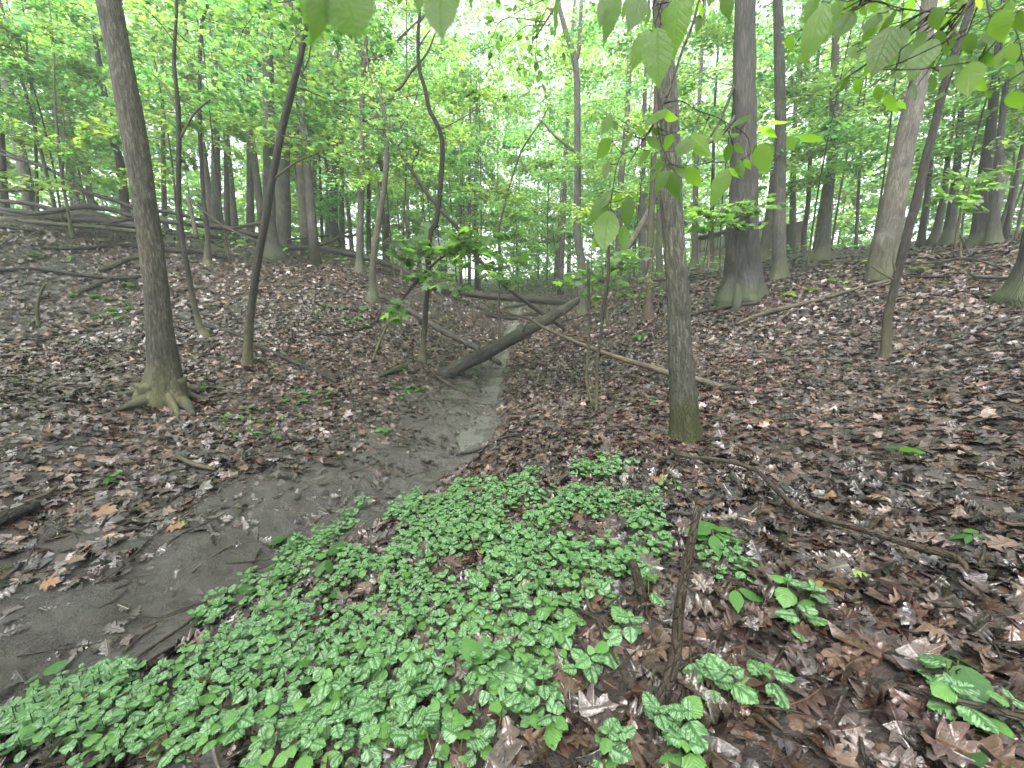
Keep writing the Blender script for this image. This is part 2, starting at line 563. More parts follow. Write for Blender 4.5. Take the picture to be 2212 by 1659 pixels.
def lamium_mat(name, use_attr):
    m, nt, b, nd, lk = new_mat(name)
    lf = N(nd, 'ShaderNodeAttribute', attribute_name='lf')
    sp = nd.new('ShaderNodeSeparateXYZ'); lk.new(lf.outputs['Vector'], sp.inputs[0])
    aw = mth(nd, lk, 'ABSOLUTE', sp.outputs['Y'])
    st = mth(nd, lk, 'SUBTRACT', sp.outputs['X'], mth(nd, lk, 'MULTIPLY', aw, .28))
    cv = nd.new('ShaderNodeCombineXYZ')
    lk.new(mth(nd, lk, 'MULTIPLY', st, 13.0), cv.inputs[0]); lk.new(mth(nd, lk, 'MULTIPLY', sp.outputs['Y'], 2.0), cv.inputs[1])
    if use_attr:
        at = N(nd, 'ShaderNodeAttribute', attribute_name='col'); spc = nd.new('ShaderNodeSeparateColor'); lk.new(at.outputs['Color'], spc.inputs[0])
        rnd = spc.outputs[0]
    else:
        oi = nd.new('ShaderNodeObjectInfo'); rnd = oi.outputs['Random']
    lk.new(mth(nd, lk, 'MULTIPLY', rnd, 37.0), cv.inputs[2])
    nz = noise(nd, lk, cv.outputs[0], 1.1, 3, .6)
    band = ramp(nd, lk, aw, [(.08, 0.0), (.2, 1.0), (.62, 1.0), (.86, .15)])
    f = mth(nd, lk, 'MULTIPLY', band, ramp(nd, lk, nz, [(.42, 0.0), (.56, 1.0)]))
    f = mth(nd, lk, 'MULTIPLY', f, ramp(nd, lk, rnd, [(0.12, .15), (.3, 1.0)]))
    g = ramp(nd, lk, rnd, [(0, (.09, .21, .04)), (.35, (.05, .135, .036)), (1, (.032, .088, .03))])
    g = mix(nd, lk, ramp(nd, lk, aw, [(.72, 0.0), (.95, .6)]), g, (.08, .2, .055))
    c = mix(nd, lk, mth(nd, lk, 'MULTIPLY', f, .72), g, (.27, .44, .24))
    lk.new(c, b.inputs['Base Color'])
    b.inputs['Roughness'].default_value = .42
    b.inputs['Specular IOR Level'].default_value = .45
    q = mth(nd, lk, 'SINE', mth(nd, lk, 'MULTIPLY', st, 48.0))
    bump(nd, lk, mth(nd, lk, 'ADD', q, mth(nd, lk, 'MULTIPLY', nz, 2.0)), .3, .0015, b)
    tr = nd.new('ShaderNodeBsdfTranslucent'); lk.new(mix(nd, lk, 1.0, c, (1.2, 1.5, .7), 'MULTIPLY'), tr.inputs['Color'])
    ms = nd.new('ShaderNodeMixShader'); ms.inputs[0].default_value = .28
    lk.new(b.outputs[0], ms.inputs[1]); lk.new(tr.outputs[0], ms.inputs[2])
    lk.new(ms.outputs[0], nd['Material Output'].inputs['Surface'])
    return m


M_LAM = lamium_mat('silver_marked_leaf', False)
M_LAMS = lamium_mat('silver_marked_leaf_patch', True)


# ------------------------------------------------------------------ leaf shapes (base at origin, tip at +y, face up +z)
def strip_leaf(st, curl=.25, bend=.2, fwd=.0, fold=.0, seed=0, wav=.0):
    """st: (s, half width) stations; lobes lean forward by fwd"""
    r = np.random.default_rng(seed)
    V = []; lf = []; F = []; rows = []
    wmax = max(w for _, w in st)
    for s, w in st:
        z0 = -bend * s * s
        if w < 1e-4:
            rows.append([len(V)]); V.append((0, s, z0)); lf.append((s, 0))
        else:
            i = len(V)
            for sd in (-1, 0, 1):
                ww = w * sd
                zz = z0 + fold * abs(ww) - curl * (ww * ww) / wmax + (r.normal() * wav if sd else 0)
                V.append((ww, s + fwd * abs(ww) * (1 if s > .15 else -.4), zz)); lf.append((s, sd * w / wmax))
            rows.append([i, i + 1, i + 2])
    for a, b in zip(rows[:-1], rows[1:]):
        if len(a) == 1 and len(b) == 3: F += [(a[0], b[1], b[0]), (a[0], b[2], b[1])]
        elif len(a) == 3 and len(b) == 1: F += [(a[0], a[1], b[0]), (a[1], a[2], b[0])]
        else: F += [(a[0], a[1], b[1], b[0]), (a[1], a[2], b[2], b[1])]
    return np.array(V, float), F, np.array(lf, float)


def fan_leaf(half, centre=(0, .38), curl=.3, seed=0, wav=.02):
    r = np.random.default_rng(seed)
    out = list(half) + [(-x, y) for x, y in reversed(half[:-1]) if abs(x) > 1e-6]
    pts = [centre] + out
    V = np.array([(x, y, -curl * (x * x + (y - .3) ** 2 * .5) + r.normal() * wav) for x, y in pts])
    V[0, 2] = 0.02
    n = len(out)
    F = [(0, 1 + i, 1 + (i + 1) % n) for i in range(n)]
    return V, F, np.array([(y, x) for x, y in pts], float)


OAK_ST = [(0, 0), (.08, .02), (.15, .1), (.2, .13), (.25, .06), (.33, .2), (.38, .26), (.43, .25), (.47, .1), (.54, .26), (.59, .32), (.64, .3), (.68, .12), (.75, .2), (.8, .23), (.84, .19), (.87, .09), (.93, .1), (.97, .07), (1, 0)]
OAK_MID = [(0, 0), (.2, .14), (.28, .07), (.42, .27), (.5, .11), (.62, .32), (.72, .13), (.84, .2), (1, 0)]
MAPLE_H = [(0, 0), (.16, .02), (.42, .08), (.38, .17), (.28, .24), (.44, .33), (.58, .47), (.44, .48), (.3, .46), (.2, .54), (.27, .66), (.28, .8), (.17, .78), (.09, .84), (0, 1.0)]
MAPLE_L = [(0, 0), (.42, .1), (.3, .28), (.58, .52), (.22, .56), (0, 1.0)]
OVATE = [(0, 0), (.06, .08), (.18, .18), (.34, .225), (.52, .205), (.7, .14), (.84, .065), (.93, .022), (1, 0)]
ROUND = [(0, 0), (.05, .16), (.2, .34), (.4, .4), (.6, .36), (.8, .22), (.92, .09), (1, 0)]


def serr(st, n, depth):
    S = np.linspace(0, 1, n)
    xs = [a for a, _ in st]; ws = [b for _, b in st]
    out = []
    for i, s in enumerate(S):
        w = float(np.interp(s, xs, ws))
        if 0 < i < n - 1: w = max(w * (1 + (depth if i % 2 else -depth * .6)), .01)
        out.append((float(s), w if 0 < i < n - 1 else 0))
    return out


LAM_ST = serr([(0, 0), (.05, .3), (.2, .42), (.4, .43), (.6, .35), (.8, .2), (1, 0)], 15, .09)
T_OAK = [strip_leaf(OAK_ST, c, b, .25, f, i, .022) for i, (c, b, f) in enumerate([(.5, .25, 0), (-.4, .15, .1), (1.1, -.15, 0), (-1.0, .35, .3), (.3, -.35, -.3), (1.7, .4, 0)])]
T_OAKM = [strip_leaf(OAK_MID, c, b, .25, f, i + 20, .03) for i, (c, b, f) in enumerate([(.5, .2, 0), (-.5, .1, .2), (1.1, -.1, 0)])]
T_MAPD = [fan_leaf(MAPLE_H, curl=c, seed=i, wav=.05) for i, c in enumerate((.3, -.4, .7))]
T_MAPL = [fan_leaf(MAPLE_L, curl=c, seed=i + 5, wav=.04) for i, c in enumerate((.25, -.2, .5))]
T_KITE = [(np.array([(0, 0, 0), (.3, .45, .05), (0, 1, -.05), (-.3, .5, -.04)], float), [(0, 1, 2), (0, 2, 3)], np.array([(0, .9), (.5, .9), (1, .9), (.5, .9)], float)),
          (np.array([(0, 0, 0), (.36, .5, -.08), (0, 1, .04), (-.32, .4, .05)], float), [(0, 1, 2), (0, 2, 3)], np.array([(0, .9), (.5, .9), (1, .9), (.5, .9)], float))]
T_LAM = [strip_leaf(LAM_ST, .35, b, .12, f, i + 40, .02) for i, (b, f) in enumerate([(.12, .1), (.3, .0), (.05, .2), (.2, -.1)])]
T_LAML = [strip_leaf(serr([(0, 0), (.05, .3), (.2, .42), (.4, .43), (.6, .35), (.8, .2), (1, 0)], 9, .07), .35, b, .12, f, i + 140, .02) for i, (b, f) in enumerate([(.12, .1), (.3, .0), (.05, .2)])]
T_OV = [strip_leaf(serr(OVATE, 15, .035), .3, b, .05, f, i + 60, .008) for i, (b, f) in enumerate([(.12, .15), (.3, .05), (-.08, .25)])]
T_RD = [strip_leaf(serr(ROUND, 15, .03), .2, b, .03, f, i + 80, .008) for i, (b, f) in enumerate([(.1, .1), (.25, .0), (-.05, .2)])]
T_OVL = [strip_leaf([(0, 0), (.2, .24), (.5, .28), (.8, .12), (1, 0)], .3, .15, 0, .1, 91)]


def scatter(mb, T, M, P, S, C):
    """copy a leaf shape to many places: rotations M, points P, sizes S, colours C"""
    tv, tf, tl = T
    k = len(P)
    if k == 0: return
    V = np.einsum('nij,kj->nki', M, tv) * np.asarray(S)[:, None, None] + P[:, None, :]
    loops = np.fromiter((i for f in tf for i in f), dtype=np.int64)
    sizes = np.fromiter((len(f) for f in tf), dtype=np.int64)
    nv = len(tv)
    L = (loops[None] + (np.arange(k) * nv)[:, None]).ravel()
    mb.add(V.reshape(-1, 3), loops=L, sizes=np.tile(sizes, k), lf=np.tile(tl, (k, 1)), col=np.repeat(C, nv, 0))


def leaf_obj(name, me, M, p, s, parent, ploc):
    o = bpy.data.objects.new(name, me)
    COL.objects.link(o)
    o.parent = parent
    m = Matrix([[*(M[i] * s), p[i] - ploc[i]] for i in range(3)] + [[0, 0, 0, 1]])
    o.matrix_basis = m
    return o


def tmesh(T, name, mat):
    mb = MB()
    mb.add(T[0], faces=T[1], lf=T[2])
    return mb.mesh(name, mat)


# ------------------------------------------------------------------ ground sheet
def ground_mat():
    m, nt, b, nd, lk = new_mat('forest_soil')
    at = N(nd, 'ShaderNodeAttribute', attribute_name='col')
    geo = nd.new('ShaderNodeNewGeometry')
    pos = geo.outputs['Position']
    sp = nd.new('ShaderNodeSeparateColor'); lk.new(at.outputs['Color'], sp.inputs[0])
    n1 = noise(nd, lk, pos, 9, 7, .75); n2 = noise(nd, lk, pos, 70, 4, .75); n3 = noise(nd, lk, pos, 1.2, 3, .6)
    mud = ramp(nd, lk, n1, [(.3, (.014, .012, .01)), (.5, (.032, .028, .024)), (.7, (.066, .06, .052))])
    mud = mix(nd, lk, mth(nd, lk, 'MULTIPLY', n2, .5), mud, (.025, .021, .017))
    vo = nd.new('ShaderNodeTexVoronoi'); vo.inputs['Scale'].default_value = 9; lk.new(pos, vo.inputs['Vector'])
    sv = nd.new('ShaderNodeSeparateColor'); lk.new(vo.outputs['Color'], sv.inputs[0])
    lit = ramp(nd, lk, sv.outputs[0], [(0, (.012, .009, .008)), (.4, (.026, .018, .015)), (.75, (.05, .035, .03)), (1, (.075, .052, .042))])
    lit = mix(nd, lk, mth(nd, lk, 'MULTIPLY', n2, .7), lit, (.025, .018, .014))
    silt = ramp(nd, lk, n1, [(.3, (.05, .046, .04)), (.7, (.13, .122, .11))])
    mud = mix(nd, lk, mth(nd, lk, 'MULTIPLY', sp.outputs[2], .55), mud, silt)
    c = mix(nd, lk, sp.outputs[0], mud, lit)
    gr = ramp(nd, lk, n2, [(.3, (.03, .07, .015)), (.7, (.09, .17, .04))])
    c = mix(nd, lk, sp.outputs[1], c, gr)
    lk.new(c, b.inputs['Base Color'])
    wet = mth(nd, lk, 'SUBTRACT', n1, mth(nd, lk, 'MULTIPLY', sp.outputs[2], .38))
    rr = ramp(nd, lk, wet, [(.1, .2), (.5, .5)])
    lk.new(rr, b.inputs['Roughness'])
    b.inputs['Specular IOR Level'].default_value = .7
    hgt = mth(nd, lk, 'ADD', mth(nd, lk, 'MULTIPLY', n1, 3.0), mth(nd, lk, 'MULTIPLY', n2, .7))
    bump(nd, lk, hgt, .8, .028, b)
    return m


def litter_cover(x, y):
    """how much of the soil the fallen leaves hide: little in the muddy channel and on the mud bank left of it"""
    d, arc = stream_dist(x, y)
    n = fbm(x * 1.1, y * 1.1, 31)
    L = np.where(d > 0, sstep(.25 + .5 * n, 1.1 + 1.8 * n, d), sstep(.12 + .2 * n, .35 + .3 * n, -d))
    far = sstep(9, 16, y)
    L = L * (1 - far) + np.maximum(L, sstep(.1, .5, np.abs(d))) * far
    return L


def build_ground():
    nx, ny = 310, 260
    s = np.linspace(-1, 1, nx); X = 1.5 * np.sinh(s * math.asinh(110 / 1.5))
    t = np.linspace(math.asinh((-25 - 2.2) / 1.6), math.asinh((115 - 2.2) / 1.6), ny); Y = 2.2 + 1.6 * np.sinh(t)
    gx, gy = np.meshgrid(X, Y)
    x, y = gx.ravel(), gy.ravel()
    z = H(x, y)
    near = np.exp(-np.hypot(x, y - 2) / 6)
    z = z + near * .025 * (fbm(x * 9, y * 9, 41) - .5) * 2
    bare = 1 - litter_cover(x, y)
    z = z + bare * (near * .08 * (fbm(x * 4, y * 4, 43) - .5) * 2 + np.exp(-np.hypot(x, y - 3) / 9) * .045 * (fbm(x * 11, y * 11, 47) - .5) * 2)
    L = litter_cover(x, y)
    d, arc = stream_dist(x, y)
    wet = (1 - sstep(.2, .8, np.abs(d))) * (.6 + .4 * sstep(3, 6, y))
    wet = np.maximum(wet, .75 * (1 - L) * sstep(.4, .6, fbm(x * 1.6, y * 1.6, 77)))
    grass = sstep(30, 42, np.hypot(x, y - 8)) * .9
    col = np.stack([L, grass, wet], -1)
    i = np.arange(ny - 1)[:, None] * nx; j = np.arange(nx - 1)[None]
    q = np.stack([i + j, i + j + 1, i + nx + j + 1, i + nx + j], -1).reshape(-1, 4)
    mb = MB()
    mb.add(np.stack([x, y, z], -1), loops=q.ravel(), sizes=np.full(len(q), 4), col=col)
    o = mb.build('forest_floor', ground_mat())
    tag(o, kind='structure')
    return o


FLOOR = build_ground()

# water standing in the channel
def build_water():
    m, nt, b, nd, lk = new_mat('stream_water')
    b.inputs['Base Color'].default_value = (.085, .083, .078, 1)
    b.inputs['Roughness'].default_value = .17
    b.inputs['Specular IOR Level'].default_value = .6
    geo = nd.new('ShaderNodeNewGeometry')
    n = noise(nd, lk, geo.outputs['Position'], 14, 4, .6)
    bump(nd, lk, n, .6, .02, b)
    seg = np.r_[0, np.cumsum(np.linalg.norm(np.diff(STREAM, axis=0), axis=1))]
    ss = np.arange(1.0, seg[-1] - 9, .06)
    cx = np.interp(ss, seg, STREAM[:, 0]); cyy = np.interp(ss, seg, STREAM[:, 1])
    ker = np.ones(9) / 9
    cx = np.convolve(np.pad(cx, 4, 'edge'), ker, 'valid'); cyy = np.convolve(np.pad(cyy, 4, 'edge'), ker, 'valid')
    tx = np.gradient(cx); ty = np.gradient(cyy); l = np.hypot(tx, ty); nxv, nyv = -ty / l, tx / l
    w = .15 + .18 * vnoise(ss * 1.1, ss * 0, 4) + .14 * np.exp(-((cyy - 6) / 2.2) ** 2)
    w = w * sstep(4.5, 5.6, cyy) + .004
    cz = H(cx, cyy)
    cz = np.convolve(np.pad(cz, 12, 'edge'), np.ones(25) / 25, 'valid') + .003 - .12 * (1 - sstep(4.3, 5.0, cyy))
    mb = MB()
    offs = np.linspace(-1, 1, 7)
    V = np.stack([np.stack([cx + nxv * (w * o + .06 * (vnoise(ss * 5, ss * 0 + o * 3, 6) - .5)), cyy + nyv * (w * o + .06 * (vnoise(ss * 5, ss * 0 + o * 3, 6) - .5)), cz + 0 * o - .01 * abs(o) ** 4], -1) for o in offs], 1)
    k = len(offs); n_ = len(ss)
    i = np.arange(n_ - 1)[:, None] * k; j = np.arange(k - 1)[None]
    q = np.stack([i + j, i + j + 1, i + k + j + 1, i + k + j], -1).reshape(-1, 4)
    mb.add(V.reshape(-1, 3), loops=q.ravel(), sizes=np.full(len(q), 4))
    tag(mb.build('stream_water', m), kind='structure')


build_water()

# ------------------------------------------------------------------ trees
LEAF_COLS = np.array([(.072, .15, .045), (.095, .18, .045), (.052, .125, .058), (.115, .2, .04)])


def leaf_cols(n, tone=None):
    c = LEAF_COLS[rng.integers(0, len(LEAF_COLS), n)] if tone is None else np.tile(np.array(tone, float), (n, 1))
    return c * rng.uniform(.75, 1.3, (n, 1)) * rng.uniform(.9, 1.1, (n, 3))


def spray(mb, twigs, o, az, L, rise, droop, n, size, T, tone=None, tilt=.42):
    """one leafy branch: a flat, layered fan of leaves along a drooping axis"""
    dh = np.array([math.cos(az), math.sin(az), 0]); sd = np.array([-dh[1], dh[0], 0])

    def axis(s):
        s = np.asarray(s)[:, None]
        return o + dh * (L * s) + np.array([0, 0, 1]) * (L * (rise * s - droop * s * s)) + sd * (L * .12 * np.sin(s * 3 + az * 7))

    s = rng.uniform(.12, 1.02, n) ** .8
    lat = rng.uniform(-1, 1, n) * L * .36 * np.sin(np.clip(s, 0, 1) * math.pi * .86 + .25)
    P = axis(s) + sd * lat[:, None] + dh * (np.abs(lat) * .45)[:, None]
    P[:, 2] += rng.normal(0, .045 * L, n) - .12 * np.abs(lat)
    nrm = np.stack([rng.normal(0, tilt, n), rng.normal(0, tilt, n), np.ones(n)], -1)
    hd = dh * .8 + sd * (np.sign(lat) * rng.uniform(.3, 1.2, n))[:, None] + rng.normal(0, .3, (n, 3)) + np.array([0, 0, -.35])
    nn = len(T)
    idx = rng.integers(0, nn, n)
    M = frames(nrm, hd); S = size * rng.uniform(.65, 1.25, n); C = leaf_cols(n, tone) * rng.uniform(.65, 1.3) * np.array([rng.uniform(.8, 1.25), 1, rng.uniform(.8, 1.4)])
    for i in range(nn):
        k = idx == i
        scatter(mb, T[i], M[k], P[k], S[k], C[k])
    if twigs is not None:
        ax = axis(np.linspace(0, .95, 6))
        tube(twigs, ax, np.linspace(max(.006 * L, .006), .003, 6), 4, cap=False)
        for q in range(int(3 + L * 2)):
            a = rng.uniform(.2, .8); p = axis([a])[0]; sg = 1 if q % 2 else -1
            e = p + (sd * sg + dh * .7) * L * .25 * rng.uniform(.5, 1) + [0, 0, -.03 * L]
            tube(twigs, np.array([p, (p + e) / 2 + [0, 0, .02], e]), np.array([.0035, .003, .002]) * (1 + L * .3), 3, cap=False)


def make_crown(mb, twigs, line, rad, h0, h1_, n, L, nl, size, T, tone=None, azr=None, fill=1.0):
    """sprays leaving the trunk line between two heights above its foot"""
    z = line[:, 2] - line[0, 2]
    for i in range(n):
        h = h0 + (h1_ - h0) * ((i + rng.uniform(0, 1)) / n)
        o = np.array([np.interp(h, z, line[:, k]) for k in range(3)])
        if h > z[-1]: o[2] = line[0, 2] + h
        az = rng.uniform(0, 2 * math.pi) if azr is None else rng.uniform(*azr)
        l = L * rng.uniform(.6, 1.25)
        spray(mb, twigs, o, az, l, rng.uniform(.05, .5), rng.uniform(.15, .5), int(nl * rng.uniform(.7, 1.3) * fill), size, T, tone)


TREES = []


def tree(label, path, mat, Y=None, kind='tree', crown=None, group=None, flare=(.5, .25), k=12, rough=.06, roots=(), lean=0.0,
         top=2.5, m=26, ridges=0.0, limbs=(), cat=None, name=None):
    if Y is None:
        p0, _ = gp(path[0][0], path[0][1]); Y = p0[1]
    pts = []; rad = []
    z0 = None
    for q in path:
        u, v = q[0], q[1]; w = q[2] if len(q) > 2 else path[-1][2]
        yy = Y + lean * (0 if z0 is None else max(vp(u, v, Y)[2] - z0, 0))
        p = vp(u, v, yy)
        if z0 is None: z0 = p[2]
        pts.append(p)
        rad.append(.5 * w * depth(p) / F_PX / math.sqrt(1 + ((u - CX) / F_PX) ** 2))
    pts = np.array(pts); rad = np.array(rad)
    g = h1(pts[0][0], pts[0][1])
    base = np.array([pts[0][0], pts[0][1], g])
    low = base - [0, 0, .25]
    if pts[0][2] > g + .1:
        low = np.array([pts[0][0] + (pts[0][0] - pts[1][0]) * .1, pts[0][1], g - .2])
    pts = np.vstack([low, pts]); rad = np.r_[rad[0] * 1.0, rad]
    if path[-1][1] < 20 and top > 0:
        d = unit(pts[-1] - pts[-2]); d = unit(d * [.5, .5, 1])
        ne = max(1, int(round(top / 1.3)))
        pts = np.vstack([pts] + [pts[-1] + d * top * (i + 1) / ne for i in range(ne)]); rad = np.r_[rad, [rad[-1] * (1 - .3 * (i + 1) / ne) for i in range(ne)]]
    if crown:
        need = base[2] + crown['h'][1] + .5 - pts[-1][2]
        if need > .2:
            d = unit(pts[-1] - pts[-2]); d = unit(d * [.5, .5, 1]); ne = max(1, int(round(need / 1.3))); p9, r9 = pts[-1].copy(), rad[-1]
            for i in range(ne):
                f = (i + 1) / ne
                pts = np.vstack([pts, p9 + d * need / d[2] * f]); rad = np.r_[rad, max(r9 * (1 - .6 * f), .008)]
            m = m + ne * 2
    line = catmull(pts, m)
    seg = np.r_[0, np.cumsum(np.linalg.norm(np.diff(pts, axis=0), axis=1))]
    sl = np.r_[0, np.cumsum(np.linalg.norm(np.diff(line, axis=0), axis=1))]
    sl = sl * seg[-1] / sl[-1]
    R = np.interp(sl, seg, rad)
    # denser rings near the foot, where the trunk flares
    if flare:
        ex = np.interp(np.linspace(0, 1.1, 8)[1:-1], sl, np.arange(m))
        idx = np.sort(np.r_[np.arange(m), ex])
        line = np.stack([np.interp(idx, np.arange(m), line[:, c]) for c in range(3)], -1)
        R = np.interp(idx, np.arange(m), R)
    root = thing(name or kind, label, cat or ('sapling' if kind == 'sapling' else 'tree'), base, group)
    mb = MB()
    tube(mb, line - base, R, k, rough, seed=int(rng.integers(1, 999)), flare=flare, ridges=ridges)
    for r_ in roots:
        if len(r_[0]) == 2:                                   # surface root given by picture points
            P = np.array([gp(a, b)[0] for a, b in r_[1:]])
            st = base + unit((P[0] - base) * [1, 1, 0]) * R[3] * .75 + [0, 0, r_[0][1]]
            P = np.vstack([st, P]); P[1:-1, 2] += r_[0][0] * .28; P[-1, 2] += .02
            rr = r_[0][0] * np.linspace(1, .2, 12) ** 1.2
            tube(mb, catmull(P, 12) - base, rr, 8, .12, seed=int(rng.integers(99)))
    for lb in limbs:
        P = np.array([vp(a, b, Y + (c if len(q4) > 3 else 0)) for q4 in lb for a, b, _w, c in [tuple(q4) + (0,) * (4 - len(q4))]])
        rr = [.5 * q4[2] * Y / F_PX for q4 in lb]
        L = catmull(P, 10)
        tube(mb, L - base, np.interp(np.linspace(0, 1, 10), np.linspace(0, 1, len(rr)), rr), 6, .08)
    cb = MB()
    if crown:
        cr = dict(crown)
        twigs = mb
        lb = MB()
        make_crown(lb, twigs, line - base, R, cr['h'][0], cr['h'][1], int(cr['n'] * 1.5), cr['L'], int(cr['nl'] * 1.35), cr.get('size', .1), T_MAPL if Y < 10.5 else T_KITE, cr.get('tone'), cr.get('az'))
        c = lb.build('crown', M_LEAF, root)
        c['kind'] = 'stuff'
    mb.build('trunk', mat, root)
    TREES.append((root, line, R))
    return root, line, R


def cr(h0, h1_, n, L, nl, size=.1, T=None, az=None, tone=None):
    return dict(h=(h0, h1_), n=n, L=L, nl=nl, size=size, T=T or T_MAPL, az=az, tone=tone)


# --- the trees one can name, from the left
tree('thick tan-barked tree leaning left with spreading mossy roots on the left bank',
     [(355, 862, 74), (355, 791, 67), (345, 700, 60), (334, 592, 56), (309, 405, 56), (276, 218, 60), (234, 0, 60)], M_OAK, k=64, m=120, top=8, crown=cr(8.5, 12.5, 6, 3.4, 100, .26),
     flare=(.7, .26), rough=.05, ridges=.04, kind='leaning_tree',
     roots=[((.15, .22), (322, 868), (292, 880), (250, 890)), ((.11, .2), (322, 848), (290, 853), (255, 858)), ((.14, .26), (386, 868), (405, 882), (420, 900)),
            ((.1, .22), (392, 836), (415, 842), (445, 848)), ((.05, .12), (372, 885), (368, 908)), ((.045, .12), (382, 890), (384, 908), (398, 918)), ((.1, .2), (396, 850), (420, 860), (455, 868))])
tree('slender dark tree curving up just right of the thick leaning tree',
     [(446, 727, 17), (429, 698, 13), (401, 561, 12.5), (389, 468, 12), (386, 404, 12), (386, 249, 12), (376, 140, 10), (378, 78, 8), (382, 0, 7)], M_DARK,
     crown=cr(3.4, 7, 7, 1.6, 130, .1), kind='slender_tree', limbs=[[(386, 250, 5), (360, 190, 4), (330, 160, 3)], [(388, 300, 5), (420, 245, 4), (455, 215, 3)]])
tree('thin dark tree with a pale foot beyond the slender curving one',
     [(448, 573, 18), (448, 499, 11), (439, 421, 10), (432, 280, 9.5), (431, 187, 9), (435, 62, 9), (448, 0, 8)], M_DARK, crown=cr(4.2, 9.5, 9, 2.1, 130, .11), kind='slender_tree',
     limbs=[[(433, 120, 5), (428, 60, 4), (424, 5, 3)]])
tree('dark leaning tree rising to the right from the left bank',
     [(535, 790, 20), (541, 685, 18), (557, 561, 18), (575, 468, 18), (588, 389, 17), (609, 280, 17), (631, 193, 16), (653, 106, 13), (665, 47, 9), (677, 0, 7)], M_DARK, k=14,
     crown=cr(3.6, 6.2, 7, 1.6, 120, .1), kind='leaning_tree', limbs=[[(650, 110, 6), (640, 60, 5), (628, 5, 4)], [(588, 389, 6), (640, 350, 4), (690, 330, 3)]])
tree('tall straight grey tree behind the dark leaning one',
     [(592, 556, 40), (584, 499, 29), (582, 450, 28), (580, 249, 26), (578, 93, 24), (577, 0, 23)], M_GREY, crown=cr(7, 13, 7, 2.6, 170, .13), k=14, kind='grey_tree')
tree('broad grey trunk standing against the tall straight grey tree',
     [(612, 538, 34), (612, 450, 34), (612, 373, 30), (615, 295, 24), (622, 150, 20), (628, 0, 16)], M_GREY, k=14, kind='grey_tree', crown=cr(7.5, 14, 7, 2.6, 170, .14))
tree('grey-brown tree of the leaning pair on the left ridge',
     [(715, 532, 30), (715, 510, 26), (720, 404, 23), (727, 295, 18), (731, 180, 14), (735, 60, 11), (736, 0, 10)], M_GREY, kind='grey_tree', crown=cr(7, 15, 7, 2.6, 150, .16))
tree('paler tree leaning right out of the pair on the left ridge',
     [(724, 531, 18), (727, 520, 15), (738, 389, 16), (755, 295, 15), (765, 233, 13), (775, 170, 10), (790, 90, 8)], M_GREY, kind='leaning_tree')
tree('straight dark tree with forked roots on the left slope above the long log',
     [(776, 590, 22), (777, 560, 16), (777, 504, 15), (779, 467, 15), (782, 311, 12.5), (783, 187, 11), (791, 109, 9), (790, 62, 8), (790, 0, 7)], M_GREY, kind='straight_tree',
     crown=cr(5.5, 11, 9, 2.2, 150, .12), limbs=[[(785, 130, 6), (770, 90, 5), (765, 40, 4)], [(790, 129, 7), (820, 122, 6), (850, 96, 5), (885, 62, 4), (925, 25, 3)], [(791, 110, 5), (815, 88, 4), (845, 84, 3)], [(782, 263, 5), (820, 252, 4), (880, 244, 3)]])
tree('crooked tree bare of bark at its foot beside the brown log on the left slope',
     [(805, 649, 24), (805, 625, 16), (805, 598, 14), (810, 529, 15), (819, 473, 13), (832, 389, 12), (836, 305, 12), (830, 249, 11), (822, 215, 10), (808, 190, 7), (800, 165, 5)], M_TAN,
     kind='crooked_tree', crown=cr(3.2, 6.2, 6, 1.7, 140, .1), limbs=[[(819, 470, 7), (816, 400, 5), (806, 350, 4)], [(832, 305, 6), (850, 270, 4), (870, 258, 3)]])
tree('sinuous dark tree bending right then left above the stream',
     [(912, 782, 17), (916, 722, 13), (920, 660, 12), (925, 610, 10), (930, 504, 10), (941, 485, 12), (950, 420, 11), (956, 327, 11), (949, 280, 10), (927, 236, 9), (920, 199, 9), (905, 146, 8), (903, 78, 8), (907, 25, 6), (905, 0, 6)],
     M_DARK, kind='crooked_tree', m=44, flare=(.4, .12), crown=cr(3.6, 6.5, 5, 1.6, 110, .1),
     limbs=[[(906, 137, 6), (890, 152, 6), (868, 185, 6), (852, 198, 4)], [(906, 137, 5), (925, 110, 4), (940, 72, 3)], [(904, 50, 4), (920, 30, 3), (935, 0, 3)], [(905, 100, 4), (918, 80, 3), (930, 64, 2)]])
tree('forked tree straight behind the upper end of the big log',
     [(1260, 677, 22), (1258, 620, 18), (1256, 560, 17), (1247, 513, 17), (1248, 404, 15), (1247, 311, 14), (1247, 202, 14), (1242, 131, 13), (1225, 78, 12), (1212, 30, 10), (1206, 0, 9)], M_GREY, kind='forked_tree',
     crown=cr(4, 10, 8, 2.2, 130, .12), limbs=[[(1243, 133, 9), (1250, 109, 8), (1253, 68, 7), (1256, 0, 6)], [(1245, 330, 5), (1200, 295, 4), (1170, 260, 3)]])
tree('pale slim tree left of the forked tree at the valley head',
     [(1201, 618, 15), (1202, 604, 14), (1206, 541, 13), (1210, 513, 13), (1216, 414, 12), (1222, 327, 10), (1228, 230, 8), (1232, 120, 6)], M_TAN, kind='slim_tree', crown=cr(4, 11, 9, 2.2, 130, .13))
tree('mossy-footed tree standing nearest on the right of the stream',
     [(1480, 948, 70), (1479, 905, 66), (1477, 868, 62), (1469, 759, 52), (1464, 635, 48), (1453, 479, 46), (1450, 435, 47), (1449, 311, 44), (1440, 187, 45), (1434, 109, 40), (1428, 0, 38)], M_HICK, k=60, m=120, top=9, crown=cr(8.5, 13, 6, 3.4, 100, .26),
     flare=(.18, .12), rough=.05, ridges=.03, kind='mossy_tree')
